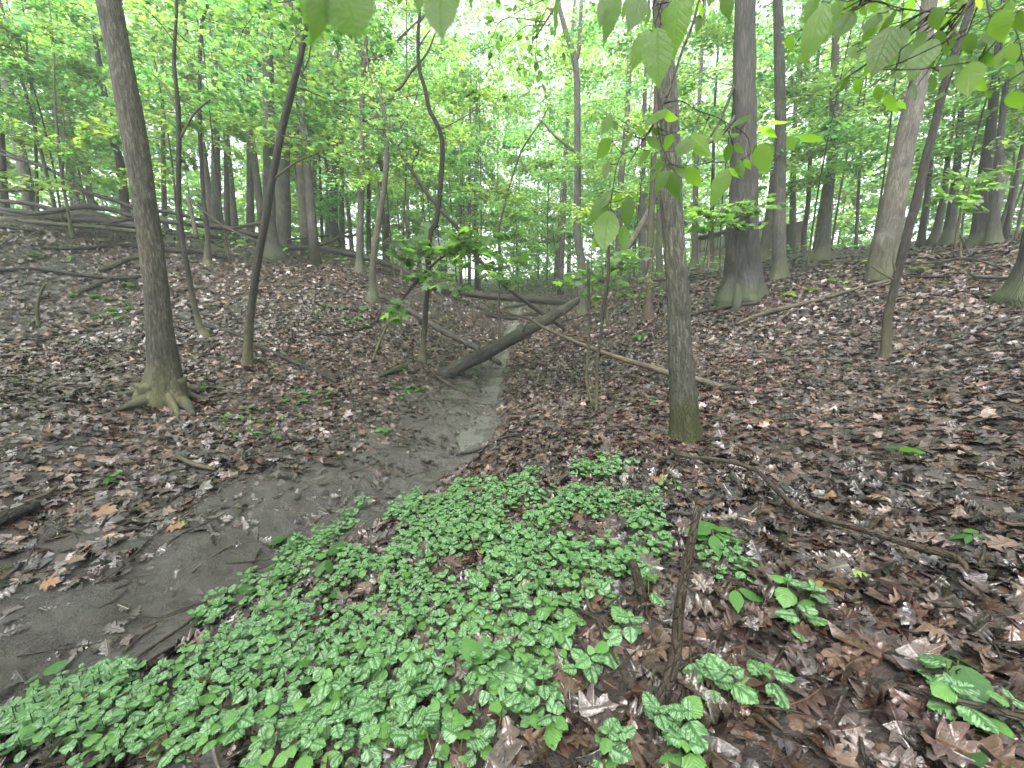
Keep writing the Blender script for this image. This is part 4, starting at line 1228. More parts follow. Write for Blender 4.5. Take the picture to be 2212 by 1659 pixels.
# brush pile on the left crest
PT = 12.6
for lab, path, mt, t in [
    ('long bare branch arching down from the left edge over the brush pile', [(-30, 325, 6), (5, 334, 7), (71, 352, 8), (107, 366, 8), (142, 384, 8), (169, 401, 8), (195, 428, 8), (213, 448, 8)], M_LOG, (12.5, 13)),
    ('thin dark branch above the long arching branch', [(-10, 320, 4), (20, 330, 4), (60, 350, 4), (75, 355, 3)], M_LOGD, (12.8, 13)),
    ('kinked bare branch lying level over the brush pile', [(-20, 412, 5), (0, 411, 6), (50, 410, 6), (89, 408, 8), (93, 404, 7), (131, 402, 6), (178, 412, 7), (213, 423, 9), (249, 433, 9), (290, 450, 9)], M_LOG, (12.3, 12.8)),
    ('thin twig forking under the kinked bare branch', [(135, 406, 4), (152, 412, 4), (172, 417, 3)], M_LOGD, (12.5, 12.6)),
    ('brown log sloping down from the left edge in the brush pile', [(-20, 428, 7), (0, 434, 8), (36, 437, 9), (62, 440, 9), (107, 451, 11), (128, 457, 10)], M_LOG, (12.6, 12.8)),
    ('curved dark log sagging in the middle of the brush pile', [(-20, 447, 8), (0, 451, 8), (32, 457, 9), (71, 462, 9), (124, 455, 10), (178, 446, 11), (213, 449, 12), (249, 455, 11), (290, 467, 11), (355, 477, 11), (400, 484, 9)], M_LOGD, (12.2, 12.8)),
    ('thick mossy trunk at the bottom of the brush pile', [(-20, 459, 20), (30, 462, 21), (71, 467, 22), (142, 470, 24), (195, 467, 22), (240, 474, 18), (300, 486, 14)], M_LOGM, (12.9, 13.2)),
    ('mossy green log in front of the brush pile', [(-10, 470, 11), (53, 478, 11), (107, 483, 10), (178, 489, 10), (231, 493, 10), (300, 501, 10)], M_LOGM, (12.0, 12.2)),
    ('dark wedge of trunk beside the thick mossy one', [(151, 476, 10), (195, 474, 14), (249, 482, 15), (310, 490, 14)], M_LOGD, (12.5, 12.6)),
    ('straight black stick poking up in front of the brush pile', [(218, 485, 4), (250, 479, 5), (296, 471, 5)], M_LOGD, (12, 12.1)),
    ('half buried log below the brush pile at the left edge', [(-10, 491, 7), (36, 498, 7), (73, 501, 6)], M_LOG, None),
    ('long dark log passing behind the thick tan-barked tree', [(92, 541, 4), (160, 540, 7), (213, 536, 8), (249, 534, 10), (299, 538, 10), (355, 541, 11), (404, 548, 11), (435, 555, 11), (495, 560, 8)], M_LOGD, None),
    ('second dark log parallel below, from the left edge', [(-10, 588, 7), (30, 590, 7), (84, 592, 7), (187, 596, 7), (261, 602, 8), (305, 605, 7)], M_LOGD, None),
    ('short mossy log slanting up to the thick tan-barked tree', [(216, 588, 9), (240, 580, 10), (264, 571, 10), (303, 558, 9)], M_LOGM, None),
    ('short slanting log piece on the left slope', [(165, 640, 8), (202, 621, 9), (240, 607, 9)], M_LOG, None),
    ('long dark branch lying past the feet of the left bank trees', [(382, 685, 4), (445, 707, 8), (522, 735, 8), (550, 747, 8), (590, 763, 8), (640, 791, 9), (690, 812, 8), (728, 829, 7)], M_LOGD, None),
    ('dark log emerging right of the thick tan-barked tree', [(340, 476, 9), (390, 482, 11), (451, 489, 12), (510, 497, 12), (560, 511, 12)], M_LOGD, (13, 14)),
    ('upper bare pole emerging right of the thick tan-barked tree', [(335, 454, 7), (382, 462, 8), (420, 472, 6), (470, 480, 5)], M_LOG, (13, 14)),
    ('dark wet log below the two emerging right of the tan-barked tree', [(440, 513, 8), (500, 519, 9), (560, 526, 8)], M_LOGD, None),
    ('stub of log leaning on the dark leaning tree', [(505, 493, 6), (545, 485, 8), (572, 482, 9)], M_LOGD, (12, 10)),
    ('thin pale stick slanting down to the dark leaning tree', [(415, 436, 3), (485, 489, 4), (560, 522, 4)], M_LOG, (13, 11)),
    ('weathered white snag standing beyond the slender curving tree', [(425, 515, 9), (416, 470, 8), (406, 426, 7)], M_PALE, (13.2, 13.3)),
    ('black straight pole beside the broad grey trunk', [(622, 518, 5), (668, 512, 5), (712, 508, 5)], M_LOGD, (17, 17.5)),
    ('forked black branch rising from the long black trunk', [(678, 533, 6), (715, 522, 6), (735, 509, 5), (754, 500, 4)], M_LOGD, (17, 17)),
    ('black twig level with the forked black branch', [(728, 512, 4), (752, 511, 4), (770, 506, 4)], M_LOGD, (17, 17)),
    ('curled dark branch lying in the leaves on the left slope', [(681, 721, 4), (710, 727, 5), (746, 725, 5), (787, 710, 5), (815, 688, 4), (824, 667, 3)], M_LOGD, None),
    ('brown stick on the left slope above the curled dark branch', [(700, 628, 4), (743, 636, 5), (780, 648, 4)], M_LOGD, None),
    ('gnarled root-like branch between straight tree and crooked tree', [(749, 580, 4), (781, 599, 5), (802, 606, 4)], M_LOG, None),
    ('mossy lump of buried log by the stream', [(818, 818, 6), (858, 803, 14), (880, 800, 16), (895, 808, 10)], M_LOGM, None),
    ('pale twig slanting to the foot of the big wet log', [(899, 773, 3), (933, 809, 4), (964, 831, 5), (1004, 851, 4)], M_LOG, None),
    ('dark twig at the mud edge under the big wet log', [(940, 812, 3), (985, 822, 3), (1020, 816, 3)], M_LOGD, None),
    ('dark driftwood in the stream bed beyond the big log', [(1049, 681, 5), (1080, 691, 7), (1118, 690, 5)], M_LOGD, None),
    ('second piece of dark driftwood in the stream bed', [(1092, 667, 5), (1130, 660, 6), (1170, 654, 4)], M_LOGD, None),
    ('thin branch bridging the stream bed above the driftwood', [(1042, 683, 2.5), (1100, 676, 3), (1160, 683, 2.5)], M_LOG, None),
    ('dark stick behind the upper part of the big wet log', [(1190, 702, 3), (1230, 693, 4), (1262, 684, 3)], M_LOGD, None),
    ('dark stick at the mud edge left of the mossy-footed tree', [(985, 990, 6), (1032, 974, 6), (1088, 955, 6), (1150, 942, 4)], M_LOGD, None),
    ('bark-covered stick across the top of the silver-leaved patch', [(905, 1090, 10), (945, 1080, 10), (983, 1072, 11), (1040, 1067, 11), (1094, 1058, 11), (1150, 1048, 8)], M_DARK, None),
    ('wavy grey branch behind the dark leaning sapling', [(1950, 596, 4), (1999, 608, 5), (2041, 608, 5), (2095, 597, 5), (2117, 596, 6), (2178, 614, 6)], M_LOG, None),
    ('arched thin branch above the wavy grey one', [(2024, 572, 3), (2044, 563, 4), (2095, 558, 4), (2139, 571, 4), (2190, 588, 4)], M_LOGD, (7.5, 7)),
    ('twig leaning on the arched thin branch', [(2073, 507, 3), (2085, 530, 3), (2097, 555, 3)], M_LOGD, (7.6, 7.5)),
    ('dark branch running to the right edge near the crest', [(2101, 556, 3), (2150, 550, 4), (2215, 531, 4)], M_LOGD, (7.5, 7)),
    ('upper branch of the small brush heap at the right edge', [(2113, 717, 5), (2161, 701, 6), (2202, 693, 6), (2230, 690, 6)], M_LOG, None),
    ('middle branch of the small brush heap at the right edge', [(2139, 743, 4), (2173, 719, 6), (2210, 701, 6)], M_LOG, None),
    ('lower branch of the small brush heap at the right edge', [(2160, 745, 5), (2190, 735, 6), (2230, 728, 6)], M_LOGD, None),
    ('long dark branch below the small brush heap', [(2060, 778, 4), (2104, 771, 5), (2160, 764, 5), (2225, 756, 6)], M_LOGD, None),
    ('dark rotten root wad at the end of the pale pole', [(1555, 848, 12), (1580, 842, 14), (1600, 850, 6)], M_LOGD, None),
    ('dark stick under the pale pole by the mossy-footed tree', [(1395, 818, 3), (1420, 806, 7), (1445, 801, 5)], M_LOGD, None),
    ('upright forked snag standing in leaves on the far left slope', [(84, 708, 7), (80, 672, 6), (86, 640, 6), (97, 612, 4)], M_TAN, (7.4, 7.3)),
    ('short pale root beside the upright forked snag', [(62, 706, 5), (76, 694, 5), (84, 680, 4)], M_TAN, None),
    ('splintered orange plank of wood at the left edge', [(-10, 774, 7), (40, 772, 6), (95, 769, 4)], M_PALE, None),
    ('broken wood piece with orange rot on the left bank', [(385, 995, 8), (420, 1010, 10), (465, 1022, 6)], M_PALE, None),
    ('rotten dark log with an orange split at the left edge', [(-20, 1150, 30), (20, 1130, 30), (60, 1112, 22), (85, 1100, 12)], M_LOGD, None),
    ('orange splinter above the rotten dark log', [(60, 1095, 8), (100, 1075, 9), (125, 1062, 6)], M_PALE, None),
    ('thin stick lying in mud pointing to the silver-leaved patch', [(415, 1245, 4), (460, 1215, 4), (515, 1176, 3)], M_PALE, None),
    ('long thin dark twig crossing the left bank leaves', [(215, 1270, 3), (270, 1230, 4), (330, 1170, 4), (420, 1105, 3)], M_TWIG, None),
    ('dark twig along the edge of the mud by the silver-leaved patch', [(250, 1465, 6), (330, 1410, 6), (420, 1345, 6), (500, 1285, 5)], M_TWIG, None),
    ('dark forked twig at the small pool lower left', [(270, 1420, 7), (300, 1395, 6), (340, 1360, 4)], M_TWIG, None),
    ('second long twig through the lower left leaves', [(220, 1500, 7), (330, 1440, 7), (420, 1380, 6), (560, 1290, 5)], M_TWIG, None),
]:
    log(lab, path, mt, t=t, name='fallen_branch' if max(q[2] for q in path) < 9 else 'fallen_log', cat='branch' if max(q[2] for q in path) < 9 else 'log', k=9)

tb = gp(1720, 1130)[1]
log('bent dark branch lying on the leaves right of the standing stick', [(1448, 1003, 7), (1470, 1001, 8), (1560, 1012, 9), (1625, 1030, 9), (1660, 1070, 10), (1690, 1105, 12), (1725, 1131, 13), (1800, 1158, 13), (1880, 1190, 14), (1960, 1225, 15), (2050, 1256, 16), (2085, 1262, 8)], M_TWIG,
    name='bent_branch', cat='branch', k=10, m=50, lift=.075,
    twigs=[[(1728, 1134, 11, gp(1728, 1134)[1] * .985), (1712, 1142, 10, gp(1712, 1146)[1] * .985), (1698, 1180, 9, gp(1698, 1184)[1] * .985), (1676, 1228, 7, gp(1676, 1228)[1])],
           [(1722, 1130, 7, gp(1722, 1130)[1] * .99), (1665, 1127, 6, gp(1665, 1127)[1] * .99), (1615, 1105, 4, gp(1615, 1105)[1])]])
# the stick standing upright in the ground
pb, tbs = gp(1412, 1536)
def stake(label, path, name, cat, Y, mat=M_TWIG, k=12):
    P = np.array([vp(u, v, Y + dy) for u, v, w, dy in path]); R = np.array([.5 * q[2] * depth(p) / F_PX for q, p in zip(path, P)])
    line = catmull(P, 22); mb = MB(); base = P[0]
    tube(mb, line - base, np.interp(np.linspace(0, 1, 22), np.linspace(0, 1, len(R)), R), k, .12, seed=5)
    o = mb.build(name, mat); o.location = base
    return tag(o, label, cat)


stake('tall dark bare stick standing upright at the right end of the silver-leaved patch', [(1366, 1556, 20, 0), (1392, 1546, 22, 0), (1414, 1533, 26, 0), (1440, 1480, 26, .02), (1459, 1413, 24, .04), (1465, 1326, 22, .06), (1480, 1233, 19, .08), (1493, 1170, 18, .1), (1508, 1093, 15, .12)], 'standing_stick', 'stick', pb[1])
stake('short dark stump stick left of the tall standing stick', [(1389, 1300, 22, 0), (1386, 1285, 22, 0), (1376, 1245, 21, .02), (1366, 1210, 18, .04)], 'stump_stick', 'stick', gp(1389, 1298)[0][1])
for lab, path in [
    ('brown forked twig among the silver leaves left of the standing stick', [(1205, 1318, 8), (1230, 1338, 9), (1254, 1352, 9), (1288, 1364, 9), (1300, 1390, 8), (1325, 1450, 7), (1352, 1510, 7)]),
    ('brown twig crossing the forked twig', [(1262, 1295, 7), (1270, 1330, 9), (1282, 1353, 8), (1312, 1330, 5), (1338, 1308, 4)]),
    ('thin upright twig in the middle of the silver-leaved patch', [(945, 1358, 6), (946, 1310, 6), (943, 1262, 5)]),
    ('arching dark twig in the middle of the silver-leaved patch', [(960, 1300, 5), (985, 1288, 5), (1015, 1290, 5)]),
    ('thin pale stem in the lower right leaves', [(1735, 1518, 3), (1790, 1535, 3), (1830, 1575, 3)]),
    ('dark twig in the lower right leaves', [(1625, 1560, 6), (1700, 1565, 5), (1760, 1590, 4)]),
    ('dark log end lying in the lower right leaves', [(1930, 1520, 12), (2050, 1545, 16), (2212, 1600, 18)]),
]:
    log(lab, path, M_TWIG, name='twig', cat='twig', k=7, sink=-.4, lift=.05)


def small_twigs():
    mb = MB()
    for _ in range(420):
        a = rng.uniform(-.98, .98); d = rng.uniform(.9, 4.4) ** 2 * .75
        x, y = d * math.sin(a), d * math.cos(a)
        L = rng.uniform(.08, .5) * (1 + .08 * d); az = rng.uniform(0, 6.28)
        s = np.linspace(-.5, .5, 5)
        X = x + math.cos(az) * L * s + rng.normal(0, .012, 5); Y = y + math.sin(az) * L * s + rng.normal(0, .012, 5)
        tube(mb, np.stack([X, Y, H(X, Y) + .012 + rng.uniform(0, .02)], -1), np.linspace(.005, .002, 5) * rng.uniform(.6, 1.5) * (1 + .05 * d), 4, cap=False)
    tag(mb.build('twig_litter', M_TWIG), kind='stuff')


small_twigs()

# ------------------------------------------------------------------ fallen leaves
DEAD = np.array([(.014, .01, .009), (.028, .017, .014), (.055, .029, .024), (.048, .035, .034), (.08, .048, .036), (.042, .029, .029), (.12, .085, .068), (.026, .02, .021), (.08, .062, .058)])
DEADW = np.array([.13, .14, .14, .15, .1, .12, .05, .1, .07])


def normals(x, y, e=.05):
    dx = (H(x + e, y) - H(x - e, y)) / (2 * e); dy = (H(x, y + e) - H(x, y - e)) / (2 * e)
    return unit(np.stack([-dx, -dy, np.ones_like(dx)], -1))


def lay(n, d0, d1, pw=1.0):
    a = rng.uniform(-1.06, 1.06, n); d = np.sqrt(rng.uniform(d0 ** 2, d1 ** 2, n))
    x, y = d * np.sin(a), d * np.cos(a)
    L = litter_cover(x, y)
    k = rng.uniform(0, 1, n) < (.02 + .98 * L)
    k &= y > .35
    return x[k], y[k]


def litter():
    mb = MB()
    for n, d0, d1, TT, s0, s1, tl, zz in ((5200, .45, 3.6, T_OAK + T_MAPD[:2], .06, .13, .36, .03), (6000, .45, 3.8, T_MAPD[:1] + T_MAPL, .05, .12, .22, .012), (26000, 3.6, 12, T_OAKM + T_MAPD[:1] + T_MAPL[:2], .07, .13, .34, .035),
                                          (52000, 3.6, 12, T_MAPL[:1] + T_KITE * 2, .07, .14, .26, .015), (46000, 9, 19, T_KITE, .11, .18, .3, .02), (30000, 12, 34, T_MAPL[:1] + T_KITE, .12, .2, .36, .035)):
        x, y = lay(n, d0, d1)
        n = len(x); z = H(x, y)
        bumpy = fbm(x * 3.5, y * 3.5, 51)
        nr = normals(x, y) + rng.normal(0, tl, (n, 3)) * (.45 + bumpy[:, None])
        z = z + rng.uniform(-.003, zz, n) + (bumpy - .5) * .03
        C = DEAD[rng.choice(len(DEAD), n, p=DEADW)]
        tone = fbm(x * .5, y * .5, 88)[:, None]
        C = C * (.88 if d1 < 5 else 1.02 if d1 < 13 else 1.25) * rng.uniform(.55 if d1 < 5 else .4, 1.55 if d1 < 5 else 1.65, (n, 1)) * (1 + (tone - .5) * np.array([.5, .1, -.1]))
        idx = rng.integers(0, len(TT), n)
        M = frames(nr, rng.normal(0, 1, (n, 3)))
        S = rng.uniform(s0, s1, n)
        for i in range(len(TT)):
            k = idx == i
            T = TT[i]
            P = np.stack([x, y, z], -1)[k] - M[k][:, :, 1] * (S[k] * .5)[:, None]
            scatter(mb, T, M[k], P, S[k], C[k])
    # dark leaves trodden into the mud
    n = 11000
    a = rng.uniform(-1.06, .15, n); d = np.sqrt(rng.uniform(1.2 ** 2, 9.5 ** 2, n))
    x, y = d * np.sin(a), d * np.cos(a)
    sd, arc = stream_dist(x, y)
    k = (litter_cover(x, y) < .6) & (sd > .12) & (fbm(x * 1.7, y * 1.7, 19) * .8 + rng.uniform(0, .6, n) > .5)
    x, y = x[k], y[k]; n = len(x)
    nr = normals(x, y) + rng.normal(0, .2, (n, 3))
    C = np.array([(.026, .022, .019)]) * rng.uniform(.5, 2.4, (n, 1))
    M = frames(nr, rng.normal(0, 1, (n, 3))); S = rng.uniform(.06, .13, n)
    idx = rng.integers(0, len(T_OAKM), n)
    for i in range(len(T_OAKM)):
        k = idx == i
        P = np.stack([x, y, H(x, y) + .008], -1)[k] - M[k][:, :, 1] * (S[k] * .5)[:, None]
        scatter(mb, T_OAKM[i], M[k] * np.array([1, 1, .5]), P, S[k], C[k])
    tag(mb.build('leaf_litter', M_LIT), kind='stuff')
    # the nearest fallen leaves one by one
    me = [tmesh(T, 'dead_leaf', M_LITO) for T in T_OAK + T_MAPD]
    n = 0
    spots = []
    while n < 300:
        a = rng.uniform(-1.0, 1.0); d = rng.uniform(.75, 3.1)
        x, y = d * math.sin(a), d * math.cos(a)
        if x < -.4 and rng.uniform() < .65: continue
        if rng.uniform() > litter_cover(np.array([x]), np.array([y]))[0] + .08: continue
        nr = normals(np.array([x]), np.array([y]))[0] + rng.normal(0, .3, 3)
        M = frames(nr[None], rng.normal(0, 1, (1, 3)))[0]
        s = rng.uniform(.08, .15)
        p = np.array([x, y, h1(x, y) + rng.uniform(.012, .045)]) - M[:, 1] * s * .5
        leaf_obj('fallen_leaf', me[int(rng.integers(len(me)))], M, p, s, FLOOR, (0, 0, 0))
        n += 1


litter()

# single fallen leaves that catch the eye
def one_leaf(label, u, v, wpx, T, mat, name='fallen_leaf', tilt=.25, hd=(1, .2, 0), lift=.03):
    p, t = gp(u, v)
    s = wpx * t / F_PX
    nr = normals(np.array([p[0]]), np.array([p[1]]))[0] + np.array([0, -tilt, 0])
    M = frames(nr[None], np.array([hd], float))[0]
    mb = MB(); mb.add((T[0] * s) @ M.T, faces=T[1], lf=T[2])
    o = mb.build(name, mat); o.location = p + [0, 0, lift]
    return tag(o, label, 'leaf')


M_ORA = leaf_mat('orange_leaf', trans=.1, rough=.45, base=(.15, .08, .035), var=.15, vein=.6, tint=(1.2, 1, .6))
M_LGR = leaf_mat('pale_green_leaf', trans=.25, rough=.4, base=(.22, .3, .07), var=.15, vein=.5)
one_leaf('round yellow leaf lying alone on the dark mud at left', 226, 1167, 36, T_RD[0], M_YEL, hd=(1, -.3, 0))
one_leaf('yellow oval leaf on the brown leaves right of the standing stick', 1760, 1278, 46, T_RD[1], M_YEL, hd=(1, -.2, 0))
one_leaf('pale green fallen leaf below the bent dark branch', 1822, 1251, 54, T_OV[0], M_LGR, hd=(1, -.15, 0))
one_leaf('orange curled leaf at the lower right', 1965, 1360, 90, T_OAK[2], M_ORA, tilt=.6, hd=(.6, -.8, 0))
one_leaf('tan star-lobed leaf on the mud at left', 92, 1268, 34, T_MAPD[0], M_ORA, tilt=.5)
one_leaf('brown star-lobed leaf lying near the dark mud twig', 365, 1145, 36, T_MAPD[1], M_ORA, tilt=.4)
one_leaf('light brown leaf alone on the left bank mud', 205, 1112, 44, T_MAPD[0], M_ORA, tilt=.4)
one_leaf('yellow-green leaf leaning on the standing stick foot', 1497, 1262, 44, T_RD[2], M_LGR, tilt=.8, hd=(.4, -.9, 0))


# ------------------------------------------------------------------ green plants
STEM_N = [0]
LAM_ME = [tmesh(T, 'silver_leaf', M_LAM) for T in T_LAM]
SEED_ME = [tmesh(T, 'seedling_leaf', M_SEED) for T in T_OV + T_RD]
MAP_ME = [tmesh(T, 'maple_leaf', M_MAPLE) for T in [fan_leaf(MAPLE_H, curl=c, seed=i + 30, wav=.015) for i, c in enumerate((.25, .1, .45))]]
M_MAPY = leaf_mat('yellow_green_leaf', trans=.4, rough=.4, base=(.14, .22, .04), var=.4)
MAPY_ME = [tmesh(T, 'yellow_leaf', M_MAPY) for T in [fan_leaf(MAPLE_H, curl=c, seed=i + 34, wav=.015) for i, c in enumerate((.25, .1))]]


def rosette_leaves(hgt, scale, az0):
    """opposite pairs of heart-shaped leaves, each pair crossing the one below"""
    out = []
    for k, (zf, sz, out_d) in enumerate([(.35, .9, .55), (.68, 1.0, .4), (.95, .7, .2), (1.05, .38, .06)]):
        for side in (0, 1):
            if rng.uniform() < .08: continue
            az = az0 + k * math.pi / 2 + side * math.pi + rng.normal(0, .25)
            d = np.array([math.cos(az), math.sin(az), 0])
            s = scale * sz * rng.uniform(.8, 1.2)
            el = rng.uniform(-.35, .15) + .1 * k
            hd = d * math.cos(el) + np.array([0, 0, math.sin(el)])
            nr = np.array([0, 0, 1]) * math.cos(el) - d * math.sin(el) + rng.normal(0, .16, 3)
            out.append((d * out_d * scale * .5 + np.array([0, 0, hgt * zf]), hd, nr, s))
    return out


def sprig(u, v, label, group=None, hgt=None, scale=.062, wpx=None, me=None, name='silver_leaved_plant', cat='plant'):
    p, t = gp(u, v)
    return sprig_at(p, label, group, hgt, scale, me, name, cat)


def sprig_at(p, label, group=None, hgt=None, scale=.062, me=None, name='silver_leaved_plant', cat='plant'):
    me = me or LAM_ME
    hgt = hgt or rng.uniform(.05, .1)
    root = thing(name, label, cat, p, group)
    lean = rng.normal(0, .02, 2)
    mb = MB()
    tube(mb, np.array([[0, 0, -.02], [lean[0] * .5, lean[1] * .5, hgt * .5], [lean[0], lean[1], hgt * 1.02]]), np.array([.0022, .002, .0015]), 5, cap=False)
    mb.build('stem', M_STEM, root)
    for q, hd, nr, s in rosette_leaves(hgt, scale, rng.uniform(0, 6.28)):
        q = q + np.array([lean[0], lean[1], 0]) * q[2] / hgt
        leaf_obj('leaf', me[int(rng.integers(len(me)))], frames(nr[None], hd[None])[0], q, s, root, (0, 0, 0))
    return root


PATCH = np.array([(470, 1295), (560, 1232), (640, 1180), (720, 1142), (800, 1090), (880, 1078), (935, 1090), (990, 1052), (1100, 1050), (1170, 1020), (1240, 1000), (1330, 1002), (1350, 1030), (1410, 1040),
                  (1440, 1062), (1420, 1105), (1445, 1150), (1440, 1200), (1395, 1225), (1345, 1250), (1330, 1305), (1260, 1320), (1225, 1380), (1200, 1450), (1190, 1530), (1120, 1600), (1040, 1665),
                  (-20, 1665), (-20, 1625), (60, 1530), (160, 1450), (230, 1420), (300, 1480), (420, 1440), (480, 1370), (430, 1330)], float)
PATCH2 = np.array([(1510, 1165), (1570, 1190), (1625, 1235), (1600, 1268), (1545, 1262), (1515, 1225)], float)


def inside(poly, x, y):
    c = np.zeros(len(x), bool)
    for (x1, y1), (x2, y2) in zip(poly, np.roll(poly, -1, 0)):
        m = ((y1 > y) != (y2 > y)) & (x < (x2 - x1) * (y - y1) / (y2 - y1 + 1e-9) + x1)
        c ^= m
    return c


def patch():
    polyw = np.array([gp(u, v)[0][:2] for u, v in PATCH]); polyw2 = np.array([gp(u, v)[0][:2] for u, v in PATCH2])
    pts = []
    for poly, seed in ((polyw, 3), (polyw2, 4)):
        lo, hi = poly.min(0), poly.max(0)
        n = int(np.prod(hi - lo) * 3400)
        x = rng.uniform(lo[0], hi[0], n); y = rng.uniform(lo[1], hi[1], n)
        k = inside(poly, x, y)
        x, y = x[k], y[k]
        gap = fbm(x * 3.4, y * 3.4, 12)
        ok = gap > (.44 if seed == 3 else .3)
        x, y = x[ok], y[ok]
        for a, b in zip(x, y):
            if all((a - c) ** 2 + (b - e) ** 2 > .046 ** 2 for c, e in pts): pts.append((a, b))
    pts = np.array(pts)
    z = H(pts[:, 0], pts[:, 1])
    P = np.c_[pts, z]
    dist = np.linalg.norm(P - CAM, axis=1)
    order = np.argsort(dist)
    near = order[:130]
    for i in near:
        sprig_at(P[i], 'silver-marked rosette in the dense ground-cover patch nearest the viewer', 'silver-leaved rosettes of the ground-cover patch', scale=rng.uniform(.036, .064), hgt=rng.uniform(.04, .14))
    mb = MB()
    for i in order[130:]:
        hgt = rng.uniform(.04, .14); sc = rng.uniform(.03, .054)
        ls = rosette_leaves(hgt, sc, rng.uniform(0, 6.28))
        for q, hd, nr, s in ls:
            c = rng.uniform(0, 1)
            T = T_LAML[int(rng.integers(len(T_LAML)))]
            M = frames(nr[None], hd[None])
            scatter(mb, T, M, (P[i] + q)[None], [s], np.array([[c, c, c]]))
        tube(mb, np.array([P[i] - [0, 0, .02], P[i] + [0, 0, hgt]]), np.array([.002, .0015]), 4, cap=False)
    tag(mb.build('silver_leaved_ground_cover', M_LAMS), kind='stuff')
    return len(pts)


patch()
for u, v, lab in [
    (1347, 1372, 'silver-leaved sprig above the brown forked twig'), (1300, 1440, 'silver-leaved sprig at the end of the brown forked twig'), (1245, 1455, 'silver-leaved sprig left of the one ending the forked twig'),
    (1205, 1395, 'silver-leaved sprig over the upper end of the forked twig'), (1150, 1500, 'silver-leaved sprig below the dark green five-leaved seedling'), (1170, 1560, 'silver-leaved sprig with trailing stem at the bottom middle'),
    (1425, 1590, 'silver-leaved cluster at the foot of the standing stick'), (1465, 1570, 'silver-leaved sprig right of the cluster at the stick foot'), (1545, 1500, 'bushy silver-leaved cluster right of the standing stick'),
    (1575, 1510, 'second bushy silver-leaved cluster right of the standing stick'), (1640, 1492, 'single small silver-leaved sprig right of the bushy clusters'), (1700, 1300, 'silver-leaved sprig left of the yellow oval leaf'),
    (1715, 1358, 'silver-leaved sprig below the one beside the yellow oval leaf'), (1745, 1302, 'two-leaved silver sprig just left of the yellow oval leaf'), (1402, 1292, 'silver-leaved sprig right of the short stump stick'),
    (1462, 1058, 'silver-leaved sprig alone at the top right of the patch'), (1368, 1015, 'highest silver-leaved sprig behind the patch'), (1290, 1650, 'silver-leaved sprig at the bottom edge left of the stick'),
    (1345, 1650, 'large silver leaves at the bottom edge below the stick'), (1395, 1265, 'small silver sprig touching the short stump stick'), (2055, 1500, 'silver-leaved sprig beside the dark pointed leaves at lower right'),
    (2085, 1560, 'silver-leaved sprig above the large dark round leaf'), (2190, 1590, 'silver-leaved sprig at the right edge low down'), (1495, 1640, 'green three-leaved sprig at the bottom right of the stick'),
    (555, 1380, 'lone silver-leaved sprig on the mud side twig'), (425, 1352, 'small silver-leaved sprig above the lower left twigs'), (505, 1300, 'small silver-leaved sprig at the left tip of the patch')]:
    sprig(u, v, lab, scale=.07 if v > 1280 else .055, hgt=.09)


# seedlings with plain leaves
def seedling(u, v, label, n=3, wpx=20, group=None, hgt_px=None, me=None, name='seedling', tips=None, drop=.2, cat='seedling'):
    p, t = gp(u, v)
    s = wpx * t / F_PX
    hgt = (hgt_px or wpx * .55) * t / F_PX
    root = thing(name, label, cat, p, group)
    mb = MB()
    tube(mb, np.array([[0, 0, -.02], [.1 * hgt, 0, hgt * .5], [0, 0, hgt]]), np.array([1.4, 1.1, .8]) * max(.02 * s, .0012), 5, cap=False)
    mb.build('stem', M_STEM, root)
    me = me or SEED_ME
    a0 = rng.uniform(0, 6.28)
    for i in range(n):
        az = a0 + i * 6.283 / n + rng.normal(0, .25)
        d = np.array([math.cos(az), math.sin(az), 0])
        el = rng.uniform(-.45, .1) - drop * .3
        hd = d * math.cos(el) + np.array([0, 0, math.sin(el)])
        nr = np.array([0, 0, 1]) * math.cos(el) - d * math.sin(el) + rng.normal(0, .2, 3)
        leaf_obj('leaf', me[int(rng.integers(len(me)))], frames(nr[None], hd[None])[0], d * s * .12 + [0, 0, hgt * rng.uniform(.8, 1)], s * rng.uniform(.8, 1.15), root, (0, 0, 0))
    return root


GS = 'small green seedlings dotting the left bank'
for u, v in [(495, 897), (520, 906), (545, 902), (560, 912), (582, 922), (590, 938), (480, 932), (487, 917), (640, 846), (657, 851), (690, 851), (702, 872), (880, 851), (890, 841), (865, 862), (655, 868), (715, 852), (538, 925), (555, 938),
             (610, 905), (505, 945), (620, 868), (860, 842), (675, 858), (905, 845), (600, 948), (475, 905), (530, 888), (570, 893), (645, 900)]:
    seedling(u, v, 'small bright green seedling among the leaf litter of the left bank', 3, 14, GS)
GS2 = 'faint green seedlings on the left slope'
for u, v in [(230, 652), (265, 662), (255, 682), (205, 645), (215, 690), (240, 672), (740, 668), (690, 682), (772, 692), (800, 592), (745, 690), (785, 670), (755, 700), (705, 665), (790, 705), (280, 672), (165, 640), (290, 622), (275, 618), (262, 690), (80, 558), (155, 562)]:
    seedling(u, v, 'faint low seedling on the leaf-strewn left slope', 4, 15, GS2)
